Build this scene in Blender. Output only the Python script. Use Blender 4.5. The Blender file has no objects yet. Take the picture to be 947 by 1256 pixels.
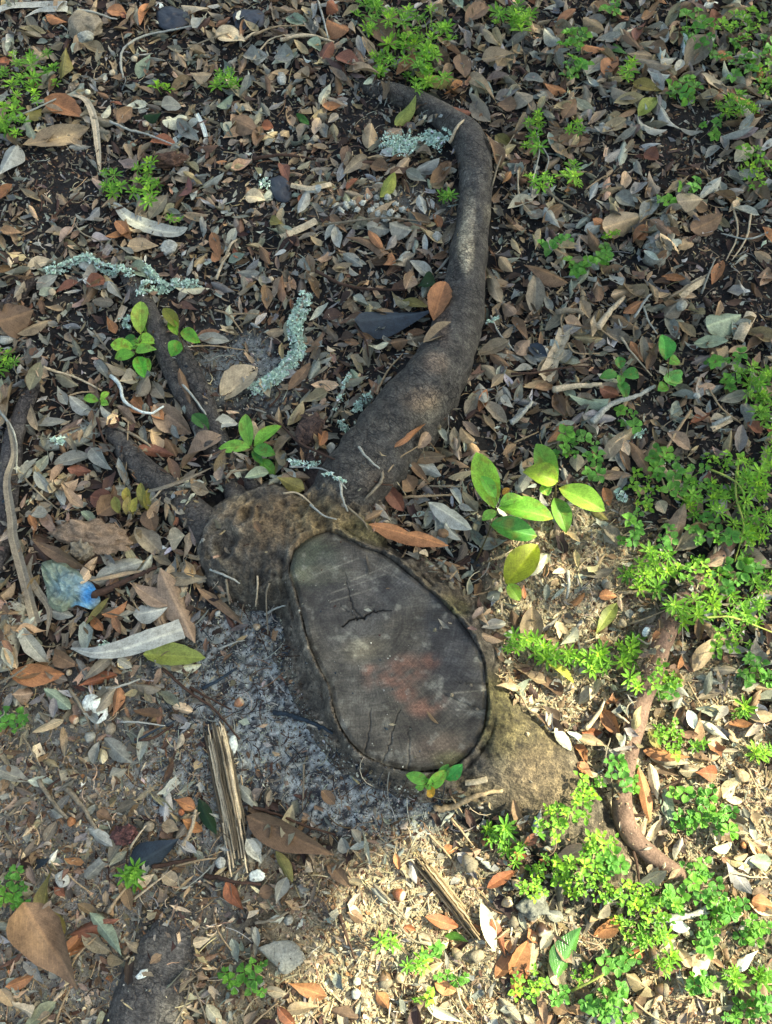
import bpy, bmesh, math, random
import numpy as np
from mathutils import Vector, Matrix, noise as mnoise
RNG = np.random.default_rng(7)
random.seed(7)
R = math.radians
SC = bpy.context.scene
COL = SC.collection

# ------------------------------------------------------------------ camera, sky, sun, exposure
CAM_H, TILT, IMG_W, IMG_H = 1.40, R(20.0), 947.0, 1256.0
VF = R(63.0)
FPX = (IMG_H / 2) / math.tan(VF / 2)
cam_d = bpy.data.cameras.new('camera')
cam = bpy.data.objects.new('camera', cam_d); COL.objects.link(cam)
cam.location = (0, 0, CAM_H); cam.rotation_euler = (TILT, 0, 0)
cam_d.sensor_fit = 'VERTICAL'; cam_d.sensor_height = 24.0
cam_d.lens = 12.0 / math.tan(VF / 2)
cam_d.clip_start = 0.02; cam_d.clip_end = 1000
SC.camera = cam
SUN_EL, SUN_AZ = R(47.0), R(14.0)          # azimuth measured from +X towards +Y
SUN = Vector((math.cos(SUN_EL) * math.cos(SUN_AZ), math.cos(SUN_EL) * math.sin(SUN_AZ), math.sin(SUN_EL)))
w = bpy.data.worlds.new('World'); SC.world = w; w.use_nodes = True
nt = w.node_tree; nt.nodes.clear()
sky = nt.nodes.new('ShaderNodeTexSky'); sky.sky_type = 'NISHITA'; sky.sun_disc = False
sky.sun_elevation = SUN_EL; sky.sun_rotation = math.pi / 2 - SUN_AZ
sky.air_density = 1.0; sky.dust_density = 5.0; sky.ozone_density = 0.4
bg = nt.nodes.new('ShaderNodeBackground'); bg.inputs[1].default_value = 0.145
wo = nt.nodes.new('ShaderNodeOutputWorld')
nt.links.new(sky.outputs[0], bg.inputs[0]); nt.links.new(bg.outputs[0], wo.inputs[0])
sl = bpy.data.lights.new('sun', 'SUN'); sl.energy = 5.0; sl.angle = R(0.53); sl.color = (1.0, 0.92, 0.72)
so = bpy.data.objects.new('sun', sl); COL.objects.link(so)
so.rotation_euler = SUN.to_track_quat('Z', 'Y').to_euler(); so.location = (4, 1, 6)
vs = SC.view_settings
vs.view_transform = 'Standard'; vs.look = 'None'; vs.exposure = 1.56; vs.gamma = 1.0

# ------------------------------------------------------------------ pixel <-> ground
ct, st_ = math.cos(TILT), math.sin(TILT)
def unproj(u, v, z=0.0):
    x = (u - IMG_W / 2) / FPX; y = -(v - IMG_H / 2) / FPX
    dy = y * ct + st_; dz = y * st_ - ct
    t = (CAM_H - z) / -dz
    return np.array([x * t, dy * t, z])
def proj(X, Y, Z):
    dz = Z - CAM_H
    yc = Y * ct + dz * st_; zc = -Y * st_ + dz * ct
    return IMG_W / 2 + FPX * X / -zc, IMG_H / 2 - FPX * yc / -zc
REG = {'A': (0, 0), 'B': (310, 0), 'C': (627, 0), 'D': (0, 310), 'E': (310, 310), 'F': (627, 310),
       'G': (0, 620), 'H': (310, 620), 'I': (627, 620), 'J': (0, 936), 'K': (310, 936), 'L': (627, 936),
       'P': (540, 520, .2534), 'Q': (100, 340, .2746), 'Z': (620, 860, .3453), 'N': (0, 0, 1.0)}
def rg(k, x, y):
    r = REG[k]; s = r[2] if len(r) > 2 else .3379
    return r[0] + x * s, r[1] + y * s

# ------------------------------------------------------------------ numpy noise
def _h(ix, iy, s):
    n = (ix.astype(np.int64) * 374761393 + iy.astype(np.int64) * 668265263 + s * 982451653) & 0x7fffffff
    n = ((n ^ (n >> 13)) * 1274126177) & 0x7fffffff
    return ((n ^ (n >> 16)) & 0xffffff) / float(0xffffff)
def vn(x, y, s=0):
    ix = np.floor(x); iy = np.floor(y); fx = x - ix; fy = y - iy
    fx = fx * fx * (3 - 2 * fx); fy = fy * fy * (3 - 2 * fy)
    a = _h(ix, iy, s); b = _h(ix + 1, iy, s); c = _h(ix, iy + 1, s); d = _h(ix + 1, iy + 1, s)
    return (a * (1 - fx) + b * fx) * (1 - fy) + (c * (1 - fx) + d * fx) * fy
def fbm(x, y, o=4, s=0):
    r = 0; a = .5; t = 0
    for i in range(o):
        r = r + a * vn(x, y, s + i * 17); t += a; x, y = x * 1.62 - y * 1.22 + 5.1, x * 1.22 + y * 1.62 + 3.7; a *= .5
    return r / t
def sstep(a, b, x):
    t = np.clip((x - a) / (b - a), 0, 1); return t * t * (3 - 2 * t)
def lin(c, k=1.0):
    c = np.asarray(c, float) / 255.0
    return np.where(c <= .04045, c / 12.92, ((c + .055) / 1.055) ** 2.4) * k * np.array([.93, 1.03, .925])

# ------------------------------------------------------------------ terrain grid (zones given on the ground plane)
GX0, GX1, GY0, GY1, GS = -1.35, 1.35, -.62, 2.2, .005
gx = np.arange(GX0, GX1 + 1e-6, GS); gy = np.arange(GY0, GY1 + 1e-6, GS)
MX, MY = np.meshgrid(gx, gy)
GU, GV = proj(MX, MY, np.zeros_like(MX))
def blob(u, v, cu, cv, ru, rv, soft=.5, wob=0.):
    d = np.sqrt(((u - cu) / ru) ** 2 + ((v - cv) / rv) ** 2)
    if wob: d = d + wob * (fbm(u / 38., v / 38., 3, 91) - .5) * 2
    return 1 - sstep(1 - soft, 1 + soft, d)
def inpoly(u, v, P):
    u = np.asarray(u); r = np.zeros(u.shape, bool); n = len(P)
    for i in range(n):
        x1, y1 = P[i]; x2, y2 = P[(i + 1) % n]
        if y1 == y2: continue
        c = ((y1 > v) != (y2 > v)) & (u < (x2 - x1) * (v - y1) / (y2 - y1) + x1)
        r ^= c
    return r
def zone_ash(u, v):
    a = np.maximum(blob(u, v, 350, 850, 135, 115, .3, .3), blob(u, v, 450, 968, 125, 62, .3, .3))
    a = np.maximum(a, blob(u, v, 250, 930, 90, 110, .4, .3) * .8)
    a = np.maximum(a, blob(u, v, 290, 455, 75, 45, .5, .3) * .5)
    return a
def zone_tan(u, v):
    a = np.maximum(blob(u, v, 480, 1140, 170, 120, .3, .3), blob(u, v, 700, 740, 95, 125, .35, .3))
    a = np.maximum(a, blob(u, v, 880, 1010, 200, 150, .3, .3))
    a = np.maximum(a, blob(u, v, 700, 1300, 420, 170, .3, .3))
    a = np.maximum(a, blob(u, v, 760, 850, 160, 60, .4, .3))
    return a
def zone_grey(u, v):
    return np.maximum(blob(u, v, 90, 1080, 230, 240, .3, .3), blob(u, v, 480, 255, 80, 25, .5, .3) * .7)
def dens(u, v):
    d = np.ones_like(u) * 1.0
    for cu, cv, ru, rv, k in ((370, 860, 150, 130, .97), (470, 980, 100, 70, .95), (480, 1150, 190, 120, .88),
        (60, 220, 75, 60, .7), (845, 170, 60, 45, .8), (905, 330, 70, 60, .8), (295, 465, 70, 45, .85),
        (200, 385, 60, 60, .55), (460, 150, 45, 28, .8), (790, 500, 50, 40, .6), (700, 740, 100, 130, .9),
        (100, 1060, 230, 230, .68), (650, 330, 25, 60, .3), (880, 1000, 160, 110, .6), (800, 1180, 200, 110, .5),
        (745, 220, 50, 40, .5), (110, 60, 60, 40, .5), (640, 560, 90, 60, .4), (860, 640, 120, 120, .55),
        (120, 430, 70, 60, .35), (380, 240, 60, 60, .15)):
        d = d * (1 - k * blob(u, v, cu, cv, ru, rv, .35, .25))
    return d
ZB = .018 * (fbm(MX * 2.2 + 9, MY * 2.2, 3, 3) - .5) * 2 + .010 * (fbm(MX * 9, MY * 9, 3, 5) - .5) * 2
cs = unproj(470, 800)
ZB = ZB * sstep(.08, .4, np.hypot(MX - cs[0], MY - cs[1])) + .012 * np.exp(-((MX - cs[0]) ** 2 + (MY - cs[1]) ** 2) / .12)
hole = unproj(555, 1150)
ZB -= .02 * np.exp(-((MX - hole[0]) ** 2 + (MY - hole[1]) ** 2) / .0008)
ZB = ZB * sstep(0, .25, np.minimum(np.minimum(MX - GX0, GX1 - MX), np.minimum(MY - GY0, GY1 - MY)))
ZF = ZB + .0045 * (fbm(MX * 60, MY * 60, 3, 8) - .5) * 2 + .007 * (fbm(MX * 28, MY * 28, 4, 9) - .5) * 2 * (zone_tan(GU, GV) + .5 * zone_ash(GU, GV) + .5 * zone_grey(GU, GV))
HG = ZF.copy()
def gidx(x, y):
    i = np.clip(((np.asarray(y) - GY0) / GS + .5).astype(int), 0, len(gy) - 1)
    j = np.clip(((np.asarray(x) - GX0) / GS + .5).astype(int), 0, len(gx) - 1)
    return i, j
def hg(x, y):
    i, j = gidx(x, y); return HG[i, j]
def zb(x, y):
    i, j = gidx(x, y); return ZB[i, j]
def raise_hg(x, y, z):
    ok = (x > GX0) & (x < GX1) & (y > GY0) & (y < GY1)
    i, j = gidx(x[ok], y[ok]); np.maximum.at(HG, (i, j), z[ok])
def onground(u, v, lift=0.0):
    z = .0
    for _ in range(3):
        p = unproj(u, v, z); z = float(hg(p[0], p[1])) + lift
    return unproj(u, v, z)
def onbase(u, v, lift=0.0):
    z = .0
    for _ in range(3):
        p = unproj(u, v, z); z = float(zb(p[0], p[1])) + lift
    return unproj(u, v, z)

# ------------------------------------------------------------------ materials
MATS = {}
def newmat(name):
    m = bpy.data.materials.new(name); m.use_nodes = True; nt = m.node_tree
    for n in list(nt.nodes): nt.nodes.remove(n)
    return m, nt
def N(nt, t, **kw):
    n = nt.nodes.new(t)
    for k, v in kw.items():
        if k.startswith('i_'):
            key = k[2:]; key = int(key) if key.isdigit() else key.replace('_', ' ')
            n.inputs[key].default_value = v
        else: setattr(n, k, v)
    return n
def mathn(nt, op, a, b=None):
    n = nt.nodes.new('ShaderNodeMath'); n.operation = op
    for i, q in enumerate((a, b)):
        if q is None: continue
        if isinstance(q, (int, float)): n.inputs[i].default_value = q
        else: nt.links.new(q, n.inputs[i])
    return n.outputs[0]
def ramp(nt, fac, stops):
    n = nt.nodes.new('ShaderNodeValToRGB'); e = n.color_ramp.elements
    while len(e) < len(stops): e.new(.5)
    for q, (p, c) in zip(e, stops):
        q.position = p; q.color = (c, c, c, 1) if isinstance(c, (int, float)) else (*c, 1)
    nt.links.new(fac, n.inputs[0]); return n.outputs[0]
def mul(nt, a, b, fac=1.0):
    n = nt.nodes.new('ShaderNodeMix'); n.data_type = 'RGBA'; n.blend_type = 'MULTIPLY'; n.inputs[0].default_value = fac
    nt.links.new(a, n.inputs[6]); nt.links.new(b, n.inputs[7]); return n.outputs[2]
def mixc(nt, fac, a, b):
    n = nt.nodes.new('ShaderNodeMix'); n.data_type = 'RGBA'
    nt.links.new(fac, n.inputs[0])
    for s, q in ((6, a), (7, b)):
        if isinstance(q, tuple): n.inputs[s].default_value = (*q, 1)
        else: nt.links.new(q, n.inputs[s])
    return n.outputs[2]
def noisef(nt, vec, scale, detail=4, rough=.6):
    n = N(nt, 'ShaderNodeTexNoise', i_Scale=scale, i_Detail=detail, i_Roughness=rough)
    if vec is not None: nt.links.new(vec, n.inputs['Vector'])
    return n.outputs['Fac']
def finish(nt, col, rough=.8, spec=.3, bump=None, bstr=.5, bdist=.002, transl=0., roughsock=None):
    p = N(nt, 'ShaderNodeBsdfPrincipled'); p.inputs['Roughness'].default_value = rough
    p.inputs['Specular IOR Level'].default_value = spec
    nt.links.new(col, p.inputs['Base Color'])
    if roughsock is not None: nt.links.new(roughsock, p.inputs['Roughness'])
    if bump is not None:
        b = N(nt, 'ShaderNodeBump'); b.inputs['Strength'].default_value = bstr; b.inputs['Distance'].default_value = bdist
        nt.links.new(bump, b.inputs['Height']); nt.links.new(b.outputs[0], p.inputs['Normal'])
    o = N(nt, 'ShaderNodeOutputMaterial'); s = p.outputs[0]
    if transl:
        t = N(nt, 'ShaderNodeBsdfTranslucent'); nt.links.new(col, t.inputs[0])
        m = N(nt, 'ShaderNodeMixShader'); m.inputs[0].default_value = transl
        nt.links.new(s, m.inputs[1]); nt.links.new(t.outputs[0], m.inputs[2]); s = m.outputs[0]
    nt.links.new(s, o.inputs[0])
def pos(nt): return N(nt, 'ShaderNodeNewGeometry').outputs['Position']
def attr(nt): return N(nt, 'ShaderNodeAttribute', attribute_name='Col').outputs['Color']

def mat_leaf(name, rough, spec, transl, vein, mott):
    m, nt = newmat(name); c = attr(nt); P = pos(nt)
    uv = N(nt, 'ShaderNodeUVMap'); sp = N(nt, 'ShaderNodeSeparateXYZ'); nt.links.new(uv.outputs[0], sp.inputs[0])
    av = mathn(nt, 'ABSOLUTE', mathn(nt, 'SUBTRACT', sp.outputs[1], .5))
    mid = ramp(nt, av, [(0.0, 1.0), (.03, .75), (.055, 0.0)])
    ph = mathn(nt, 'SUBTRACT', mathn(nt, 'MULTIPLY', sp.outputs[0], 75.0), mathn(nt, 'MULTIPLY', av, 62.0))
    sn = mathn(nt, 'SINE', ph)
    side = ramp(nt, sn, [(.0, 0.), (.86, 0.), (1., .5)])
    v = mathn(nt, 'MAXIMUM', mid, side)
    n1 = noisef(nt, P, 90, 4, .65); n2 = noisef(nt, P, 420, 2, .6)
    c = mul(nt, c, ramp(nt, n1, [(.3, 1 - mott), (.5, 1.0), (.72, 1 + mott * .7)]))
    c = mul(nt, c, ramp(nt, n2, [(.3, .8), (.7, 1.2)]))
    sp2 = noisef(nt, P, 260, 3, .7)
    c = mul(nt, c, ramp(nt, sp2, [(.2, .35), (.34, 1.0)]))
    lm = N(nt, 'ShaderNodeMix'); lm.data_type = 'RGBA'; lm.blend_type = 'MULTIPLY'
    nt.links.new(mathn(nt, 'MULTIPLY', v, vein), lm.inputs[0]); nt.links.new(c, lm.inputs[6]); lm.inputs[7].default_value = (1.75, 1.7, 1.55, 1)
    c = lm.outputs[2]
    if 'green' in name:
        rn = N(nt, 'ShaderNodeObjectInfo').outputs['Random']
        c = mul(nt, c, ramp(nt, rn, [(0., (.62, .72, .7)), (.5, (1., 1., 1.)), (1., (1.35, 1.18, .8))]))
    h = mathn(nt, 'ADD', mathn(nt, 'MULTIPLY', v, -.6), mathn(nt, 'MULTIPLY', n1, .9))
    finish(nt, c, rough, spec, h, .5, .0015, transl)
    return m
M_DEAD = mat_leaf('dead_leaf_skin', .6, .35, .12, .62, .34)
M_GREEN = mat_leaf('green_leaf_skin', .5, .4, .40, .42, .30)
M_GLOSS = mat_leaf('glossy_leaf_skin', .22, .7, .12, .25, .15)

def mat_rough(name, s1, s2, lo, hi, rough=.9, bstr=.8, bdist=.003, spec=.2):
    m, nt = newmat(name); c = attr(nt); P = pos(nt)
    a = noisef(nt, P, s1, 5, .7); b = noisef(nt, P, s2, 3, .65)
    c = mul(nt, c, ramp(nt, a, [(.28, lo), (.5, 1.0), (.74, hi)]))
    c = mul(nt, c, ramp(nt, b, [(.3, .65), (.7, 1.35)]))
    finish(nt, c, rough, spec, mathn(nt, 'ADD', a, mathn(nt, 'MULTIPLY', b, .6)), bstr, bdist)
    return m
M_SOIL = mat_rough('soil', 110, 480, .45, 1.5, .95, 1.0, .004)
M_BITS = mat_rough('loose_bits', 200, 700, .7, 1.3, .85, .5, .001)
M_STONE = mat_rough('weathered_stone', 60, 300, .6, 1.3, .8, .6, .003)
M_LICH = mat_rough('lichen', 150, 500, .65, 1.25, .9, .5, .001)
M_NUT = mat_rough('acorn_shell', 80, 300, .75, 1.2, .35, .2, .001, .5)
M_PLAST = mat_rough('dirty_film', 60, 200, .5, 1.3, .45, .5, .002, .5)

def mat_bark(name='root_bark', plates=1.0):
    m, nt = newmat(name); c = attr(nt); P = pos(nt)
    a = noisef(nt, P, 55, 6, .72); b = noisef(nt, P, 260, 4, .7)
    mp = N(nt, 'ShaderNodeUVMap'); mpp = N(nt, 'ShaderNodeMapping'); nt.links.new(mp.outputs[0], mpp.inputs[0])
    mpp.inputs['Scale'].default_value = (30, 5, 1)
    e = noisef(nt, mpp.outputs[0], 6, 4, .65)
    c = mul(nt, c, ramp(nt, a, [(.32, .38), (.5, 1.0), (.68, 1.75)]))
    c = mul(nt, c, ramp(nt, b, [(.32, .42), (.5, 1.), (.68, 1.7)]))
    c = mul(nt, c, ramp(nt, e, [(.32, .55), (.5, 1.0), (.7, 1.3)]))
    dv = N(nt, 'ShaderNodeTexNoise', i_Scale=35., i_Detail=3.); nt.links.new(P, dv.inputs['Vector'])
    ad = N(nt, 'ShaderNodeVectorMath', operation='MULTIPLY_ADD'); nt.links.new(dv.outputs['Color'], ad.inputs[0]); ad.inputs[1].default_value = (.03, .03, .03); nt.links.new(P, ad.inputs[2])
    vo = N(nt, 'ShaderNodeTexVoronoi', feature='DISTANCE_TO_EDGE', i_Scale=62.); nt.links.new(ad.outputs[0], vo.inputs['Vector'])
    ed = ramp(nt, vo.outputs['Distance'], [(0., 0.), (.055, .8), (.16, 1.)])
    gate = ramp(nt, noisef(nt, P, 18, 2, .5), [(.40, .1 * plates), (.58, plates)])
    edg = mathn(nt, 'SUBTRACT', 1., mathn(nt, 'MULTIPLY', mathn(nt, 'SUBTRACT', 1., ed), gate))
    c = mul(nt, c, ramp(nt, edg, [(0., .35), (1., 1.)]))
    fl = noisef(nt, P, 900, 2, .8); c = mul(nt, c, ramp(nt, fl, [(.3, .7), (.7, 1.35)]))
    h = mathn(nt, 'ADD', mathn(nt, 'ADD', a, mathn(nt, 'MULTIPLY', b, .5)), mathn(nt, 'ADD', mathn(nt, 'MULTIPLY', e, .5), mathn(nt, 'MULTIPLY', edg, .5)))
    finish(nt, c, .68, .4, h, 1.0, .009)
    return m
M_BARK = mat_bark(); M_COLLAR = mat_bark('stump_bark', .12)
def mat_cut():
    m, nt = newmat('sawn_wood'); c = attr(nt)
    tc = N(nt, 'ShaderNodeTexCoord').outputs['Object']
    sp = N(nt, 'ShaderNodeSeparateXYZ'); nt.links.new(tc, sp.inputs[0])
    ang = mathn(nt, 'ARCTAN2', sp.outputs[1], sp.outputs[0])
    ln = N(nt, 'ShaderNodeVectorMath', operation='LENGTH'); nt.links.new(tc, ln.inputs[0])
    r = ln.outputs['Value']
    cb = N(nt, 'ShaderNodeCombineXYZ'); nt.links.new(mathn(nt, 'MULTIPLY', ang, 22.), cb.inputs[0]); nt.links.new(mathn(nt, 'MULTIPLY', r, 9.), cb.inputs[1])
    ray = noisef(nt, cb.outputs[0], 3.2, 4, .7)
    cb2 = N(nt, 'ShaderNodeCombineXYZ'); nt.links.new(mathn(nt, 'MULTIPLY', r, 170.), cb2.inputs[1]); nt.links.new(mathn(nt, 'MULTIPLY', ang, 1.2), cb2.inputs[0])
    ring = noisef(nt, cb2.outputs[0], 1.6, 3, .6)
    mp = N(nt, 'ShaderNodeMapping'); nt.links.new(tc, mp.inputs[0]); mp.inputs['Rotation'].default_value = (0, 0, R(-22)); mp.inputs['Scale'].default_value = (5, 170, 1)
    saw = noisef(nt, mp.outputs[0], 1.5, 3, .7)
    n1 = noisef(nt, tc, 26, 5, .7); n2 = noisef(nt, tc, 330, 4, .75); n3 = noisef(nt, tc, 110, 3, .8)
    c = mul(nt, c, ramp(nt, ray, [(.3, .74), (.5, 1.), (.72, 1.3)]))
    c = mul(nt, c, ramp(nt, ring, [(.3, .78), (.7, 1.2)]))
    c = mul(nt, c, ramp(nt, saw, [(.3, .88), (.55, 1.0), (.74, 1.25)]))
    c = mul(nt, c, ramp(nt, n1, [(.3, .5), (.7, 1.6)]))
    c = mul(nt, c, ramp(nt, n2, [(.3, .6), (.7, 1.5)]))
    c = mixc(nt, ramp(nt, n3, [(.70, 0.), (.78, .5)]), c, (.30, .29, .26))
    h = mathn(nt, 'ADD', mathn(nt, 'MULTIPLY', ray, .5), mathn(nt, 'ADD', mathn(nt, 'MULTIPLY', saw, .6), mathn(nt, 'MULTIPLY', n2, .5)))
    finish(nt, c, .75, .3, h, .7, .002)
    return m
M_CUT = mat_cut()

# ------------------------------------------------------------------ mesh helpers
def mk(name, V, F, col, mat, uv=None, smooth=True, parent=None, loc=None):
    """V (n,3), F (m,k) int, col (n,3) or (3,)"""
    V = np.asarray(V, np.float32); F = np.asarray(F, np.int32)
    me = bpy.data.meshes.new(name); m, k = F.shape
    me.vertices.add(len(V)); me.vertices.foreach_set('co', V.ravel())
    me.loops.add(m * k); me.loops.foreach_set('vertex_index', F.ravel())
    me.polygons.add(m); me.polygons.foreach_set('loop_start', np.arange(0, m * k, k, dtype=np.int32))
    me.polygons.foreach_set('loop_total', np.full(m, k, np.int32))
    me.polygons.foreach_set('use_smooth', np.full(m, smooth, bool))
    me.update(calc_edges=True)
    c4 = np.ones((len(V), 4), np.float32); c4[:, :3] = col
    a = me.color_attributes.new('Col', 'FLOAT_COLOR', 'POINT'); a.data.foreach_set('color', c4.ravel())
    if uv is not None:
        u = me.uv_layers.new(name='UVMap'); u.data.foreach_set('uv', np.asarray(uv, np.float32)[F.ravel()].ravel())
    me.materials.append(mat)
    o = bpy.data.objects.new(name, me); COL.objects.link(o)
    if loc is not None: o.location = loc
    if parent is not None: o.parent = parent
    return o
def tag(o, label=None, cat=None, group=None, kind=None):
    if label: o['label'] = label
    if cat: o['category'] = cat
    if group: o['group'] = group
    if kind: o['kind'] = kind
    return o
AUTO = []          # (object, u, v, adjective list, noun)
def thing(name, loc):
    o = bpy.data.objects.new(name, None); COL.objects.link(o); o.location = loc; o.empty_display_size = .02
    return o
def leaf_tmpl(nL, nW, shape='oval', cup=.15, bend=.05, twist=0., rag=.03, seed=0, curl=0., notch=0.):
    r = np.random.default_rng(seed)
    t = np.linspace(0, 1, nL + 1)
    if shape == 'oval': w = np.sin(np.pi * t ** .95) ** .72
    elif shape == 'lance': w = np.sin(np.pi * t ** .85) ** .85
    elif shape == 'obov': w = np.sin(np.pi * t ** 1.5) ** .8
    elif shape == 'point': w = (np.sin(np.pi * t ** .75) ** .9) * (1 - .25 * t)
    elif shape == 'blade': w = np.clip(np.minimum(t * 2.5, 1), 0, 1) ** .6 * (1 - .15 * t)
    elif shape == 'chip': w = .75 + .25 * r.random(nL + 1)
    w = np.clip(w / w.max(), .03, 1)
    s = np.linspace(-.5, .5, nW + 1)
    T, S = np.meshgrid(t, s, indexing='ij'); Wd = np.repeat(w[:, None], nW + 1, 1)
    jl = 1 + rag * r.normal(size=(nL + 1, 1)); jr = 1 + rag * r.normal(size=(nL + 1, 1))
    Y = S * Wd * np.where(S > 0, jl, jr)
    X = T - .5 + (rag * .4 * r.normal(size=T.shape) if shape == 'chip' else 0)
    if notch:   # a bite out of one edge
        b = np.exp(-((T - r.uniform(.3, .7)) / .1) ** 2) * notch; Y = Y - np.where(S > .2, b * (S * Wd), 0)
    a = np.abs(S * 2 * Wd)
    Zc = cup * (a ** 1.6) - .06 * np.exp(-(a / .12) ** 2) * np.sign(cup + 1e-6)
    Zb = bend * ((2 * T - 1) ** 2) + twist * (T - .5) * S * Wd * 2 + curl * np.clip(T - .65, 0, 1) ** 2 * 3
    Zc = Zc + .03 * r.normal() * np.sin(T * 9 + r.random() * 6) * a
    Y = Y + .06 * np.sin(T * 3 + r.random() * 6) * r.normal()
    V = np.stack([X, Y, Zc, Zb], -1).reshape(-1, 4)
    i = np.arange(nL)[:, None] * (nW + 1) + np.arange(nW)[None, :]
    F = np.stack([i, i + nW + 1, i + nW + 2, i + 1], -1).reshape(-1, 4)
    UV = np.stack([T, S * Wd + .5], -1).reshape(-1, 2)
    return V, F, UV
def frames(th, sx, sy):
    f = np.stack([np.cos(th), np.sin(th), sx], -1); f /= np.linalg.norm(f, axis=-1, keepdims=True)
    l = np.stack([-np.sin(th), np.cos(th), sy], -1)
    u = np.cross(f, l); u /= np.linalg.norm(u, axis=-1, keepdims=True)
    l = np.cross(u, f)
    return np.stack([f, l, u], -1)       # columns
FP = np.array([(a, b * math.sin(math.pi * (a + .5)) ** .6) for a in np.linspace(-.46, .46, 13) for b in np.linspace(-.42, .42, 7)])
def drop(x, y, th, L, W, jit=.08, upd=True, gap=.0012):
    c, s = np.cos(th), np.sin(th)
    h0 = hg(x, y); ht = hg(x + c * L * .38, y + s * L * .38); hb = hg(x - c * L * .38, y - s * L * .38)
    hl = hg(x - s * W * .4, y + c * W * .4); hr = hg(x + s * W * .4, y - c * W * .4)
    n = np.shape(x)
    sx = np.clip((ht - hb) / (L * .76), -.55, .55) + jit * RNG.normal(size=n)
    sy = np.clip((hl - hr) / (W * .8), -.6, .6) + jit * 1.5 * RNG.normal(size=n)
    z = np.maximum(np.maximum(h0, (ht + hb) / 2), (hl + hr) / 2) + gap
    if upd:
        px = x[:, None] + FP[:, 0] * (L * c)[:, None] - FP[:, 1] * (W * s)[:, None]
        py = y[:, None] + FP[:, 0] * (L * s)[:, None] + FP[:, 1] * (W * c)[:, None]
        pz = z[:, None] + FP[:, 0] * (L * sx)[:, None] + FP[:, 1] * (W * sy)[:, None]
        raise_hg(px.ravel(), py.ravel(), pz.ravel())
    return z, sx, sy
class Soup:
    def __init__(s): s.V = []; s.F = []; s.C = []; s.U = []; s.n = 0
    def add(s, T, x, y, z, th, sx, sy, L, W, col, zs=1.0):
        V, F, UV = T; n = len(x); k = len(V)
        loc = np.stack([V[None, :, 0] * L[:, None], V[None, :, 1] * W[:, None], (V[None, :, 2] * W[:, None] + V[None, :, 3] * L[:, None]) * zs], -1)
        Rm = frames(th, sx, sy)
        P = np.einsum('nij,nkj->nki', Rm, loc) + np.stack([x, y, z], -1)[:, None, :]
        s.V.append(P.reshape(-1, 3)); s.F.append((F[None] + (s.n + np.arange(n) * k)[:, None, None]).reshape(-1, F.shape[1]))
        s.C.append(np.repeat(col, k, 0)); s.U.append(np.tile(UV, (n, 1))); s.n += n * k
    def build(s, name, mat, **kw):
        return mk(name, np.concatenate(s.V), np.concatenate(s.F), np.concatenate(s.C), mat, np.concatenate(s.U), **kw)
def catmull(P, n):
    P = np.asarray(P, float); Q = np.vstack([2 * P[0] - P[1], P, 2 * P[-1] - P[-2]]); out = []
    for i in range(len(P) - 1):
        a, b, c, d = Q[i:i + 4]
        for t in np.linspace(0, 1, n, endpoint=False):
            out.append(.5 * ((2 * b) + (-a + c) * t + (2 * a - 5 * b + 4 * c - d) * t * t + (-a + 3 * b - 3 * c + d) * t ** 3))
    out.append(P[-1]); return np.array(out)
def tube(P, rad, ns=8, flat=1.0, rough=0., seed=0, freq=30., lump=0.):
    """P (n,3) centres, rad (n,)"""
    n = len(P); T = np.gradient(P, axis=0); T /= np.linalg.norm(T, axis=1, keepdims=True) + 1e-9
    up = np.array([0, 0, 1.]); S = np.cross(T, up); S /= np.linalg.norm(S, axis=1, keepdims=True) + 1e-9
    U = np.cross(S, T); a = np.linspace(0, 2 * np.pi, ns, endpoint=False)
    arc = np.concatenate([[0], np.cumsum(np.linalg.norm(np.diff(P, axis=0), axis=1))])
    k = np.ones((n, ns))
    if rough:
        AA, BB = np.meshgrid(a, arc)
        k = 1 + rough * ((fbm(BB * freq + seed, np.cos(AA) * 2.2 + 7, 4, seed) + fbm(BB * freq * .6, np.sin(AA) * 2.2 + 3, 3, seed + 3)) - 1) * 2
        k += lump * (fbm(BB * freq * .25 + seed, np.cos(AA + 1) + 5, 2, seed + 9) - .5) * 2
    V = P[:, None, :] + (np.cos(a)[None, :, None] * S[:, None, :] + flat * np.sin(a)[None, :, None] * U[:, None, :]) * (rad[:, None] * k)[..., None]
    i = np.arange(n - 1)[:, None] * ns + np.arange(ns)[None]; j = np.arange(n - 1)[:, None] * ns + (np.arange(ns)[None] + 1) % ns
    F = np.stack([i, j, j + ns, i + ns], -1).reshape(-1, 4)
    V = V.reshape(-1, 3)
    c0 = len(V); V = np.vstack([V, P[0] - T[0] * rad[0] * .3, P[-1] + T[-1] * rad[-1] * .3])
    e = []
    for q in range(ns):
        e.append((c0, (q + 1) % ns, q, q)); b = (n - 1) * ns; e.append((c0 + 1, b + q, b + (q + 1) % ns, b + (q + 1) % ns))
    UV = np.stack(np.meshgrid(a / 6.283, arc), -1).reshape(-1, 2)[:, ::-1] * np.array([3., 1.])
    UV = np.vstack([UV, [0, 0], [arc[-1] * 3, 0]])
    return V, F, np.array(e), UV
def mk_tube(name, P, rad, col, mat, ns=8, parent=None, loc=None, **kw):
    V, F, E, UV = tube(P, rad, ns, **kw)
    if loc is not None: V = V - np.asarray(loc)
    # caps as triangles stored as degenerate-free quads: split to tris
    F3 = np.vstack([F[:, [0, 1, 2]], F[:, [0, 2, 3]], E[:, :3]])
    if callable(col): c = col(V if loc is None else V + np.asarray(loc))
    else: c = np.tile(col, (len(V), 1)) * (1 + .12 * RNG.normal(size=(len(V), 1)))
    return mk(name, V, F3, np.clip(c, 0, 1), mat, UV, parent=parent, loc=loc)
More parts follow.
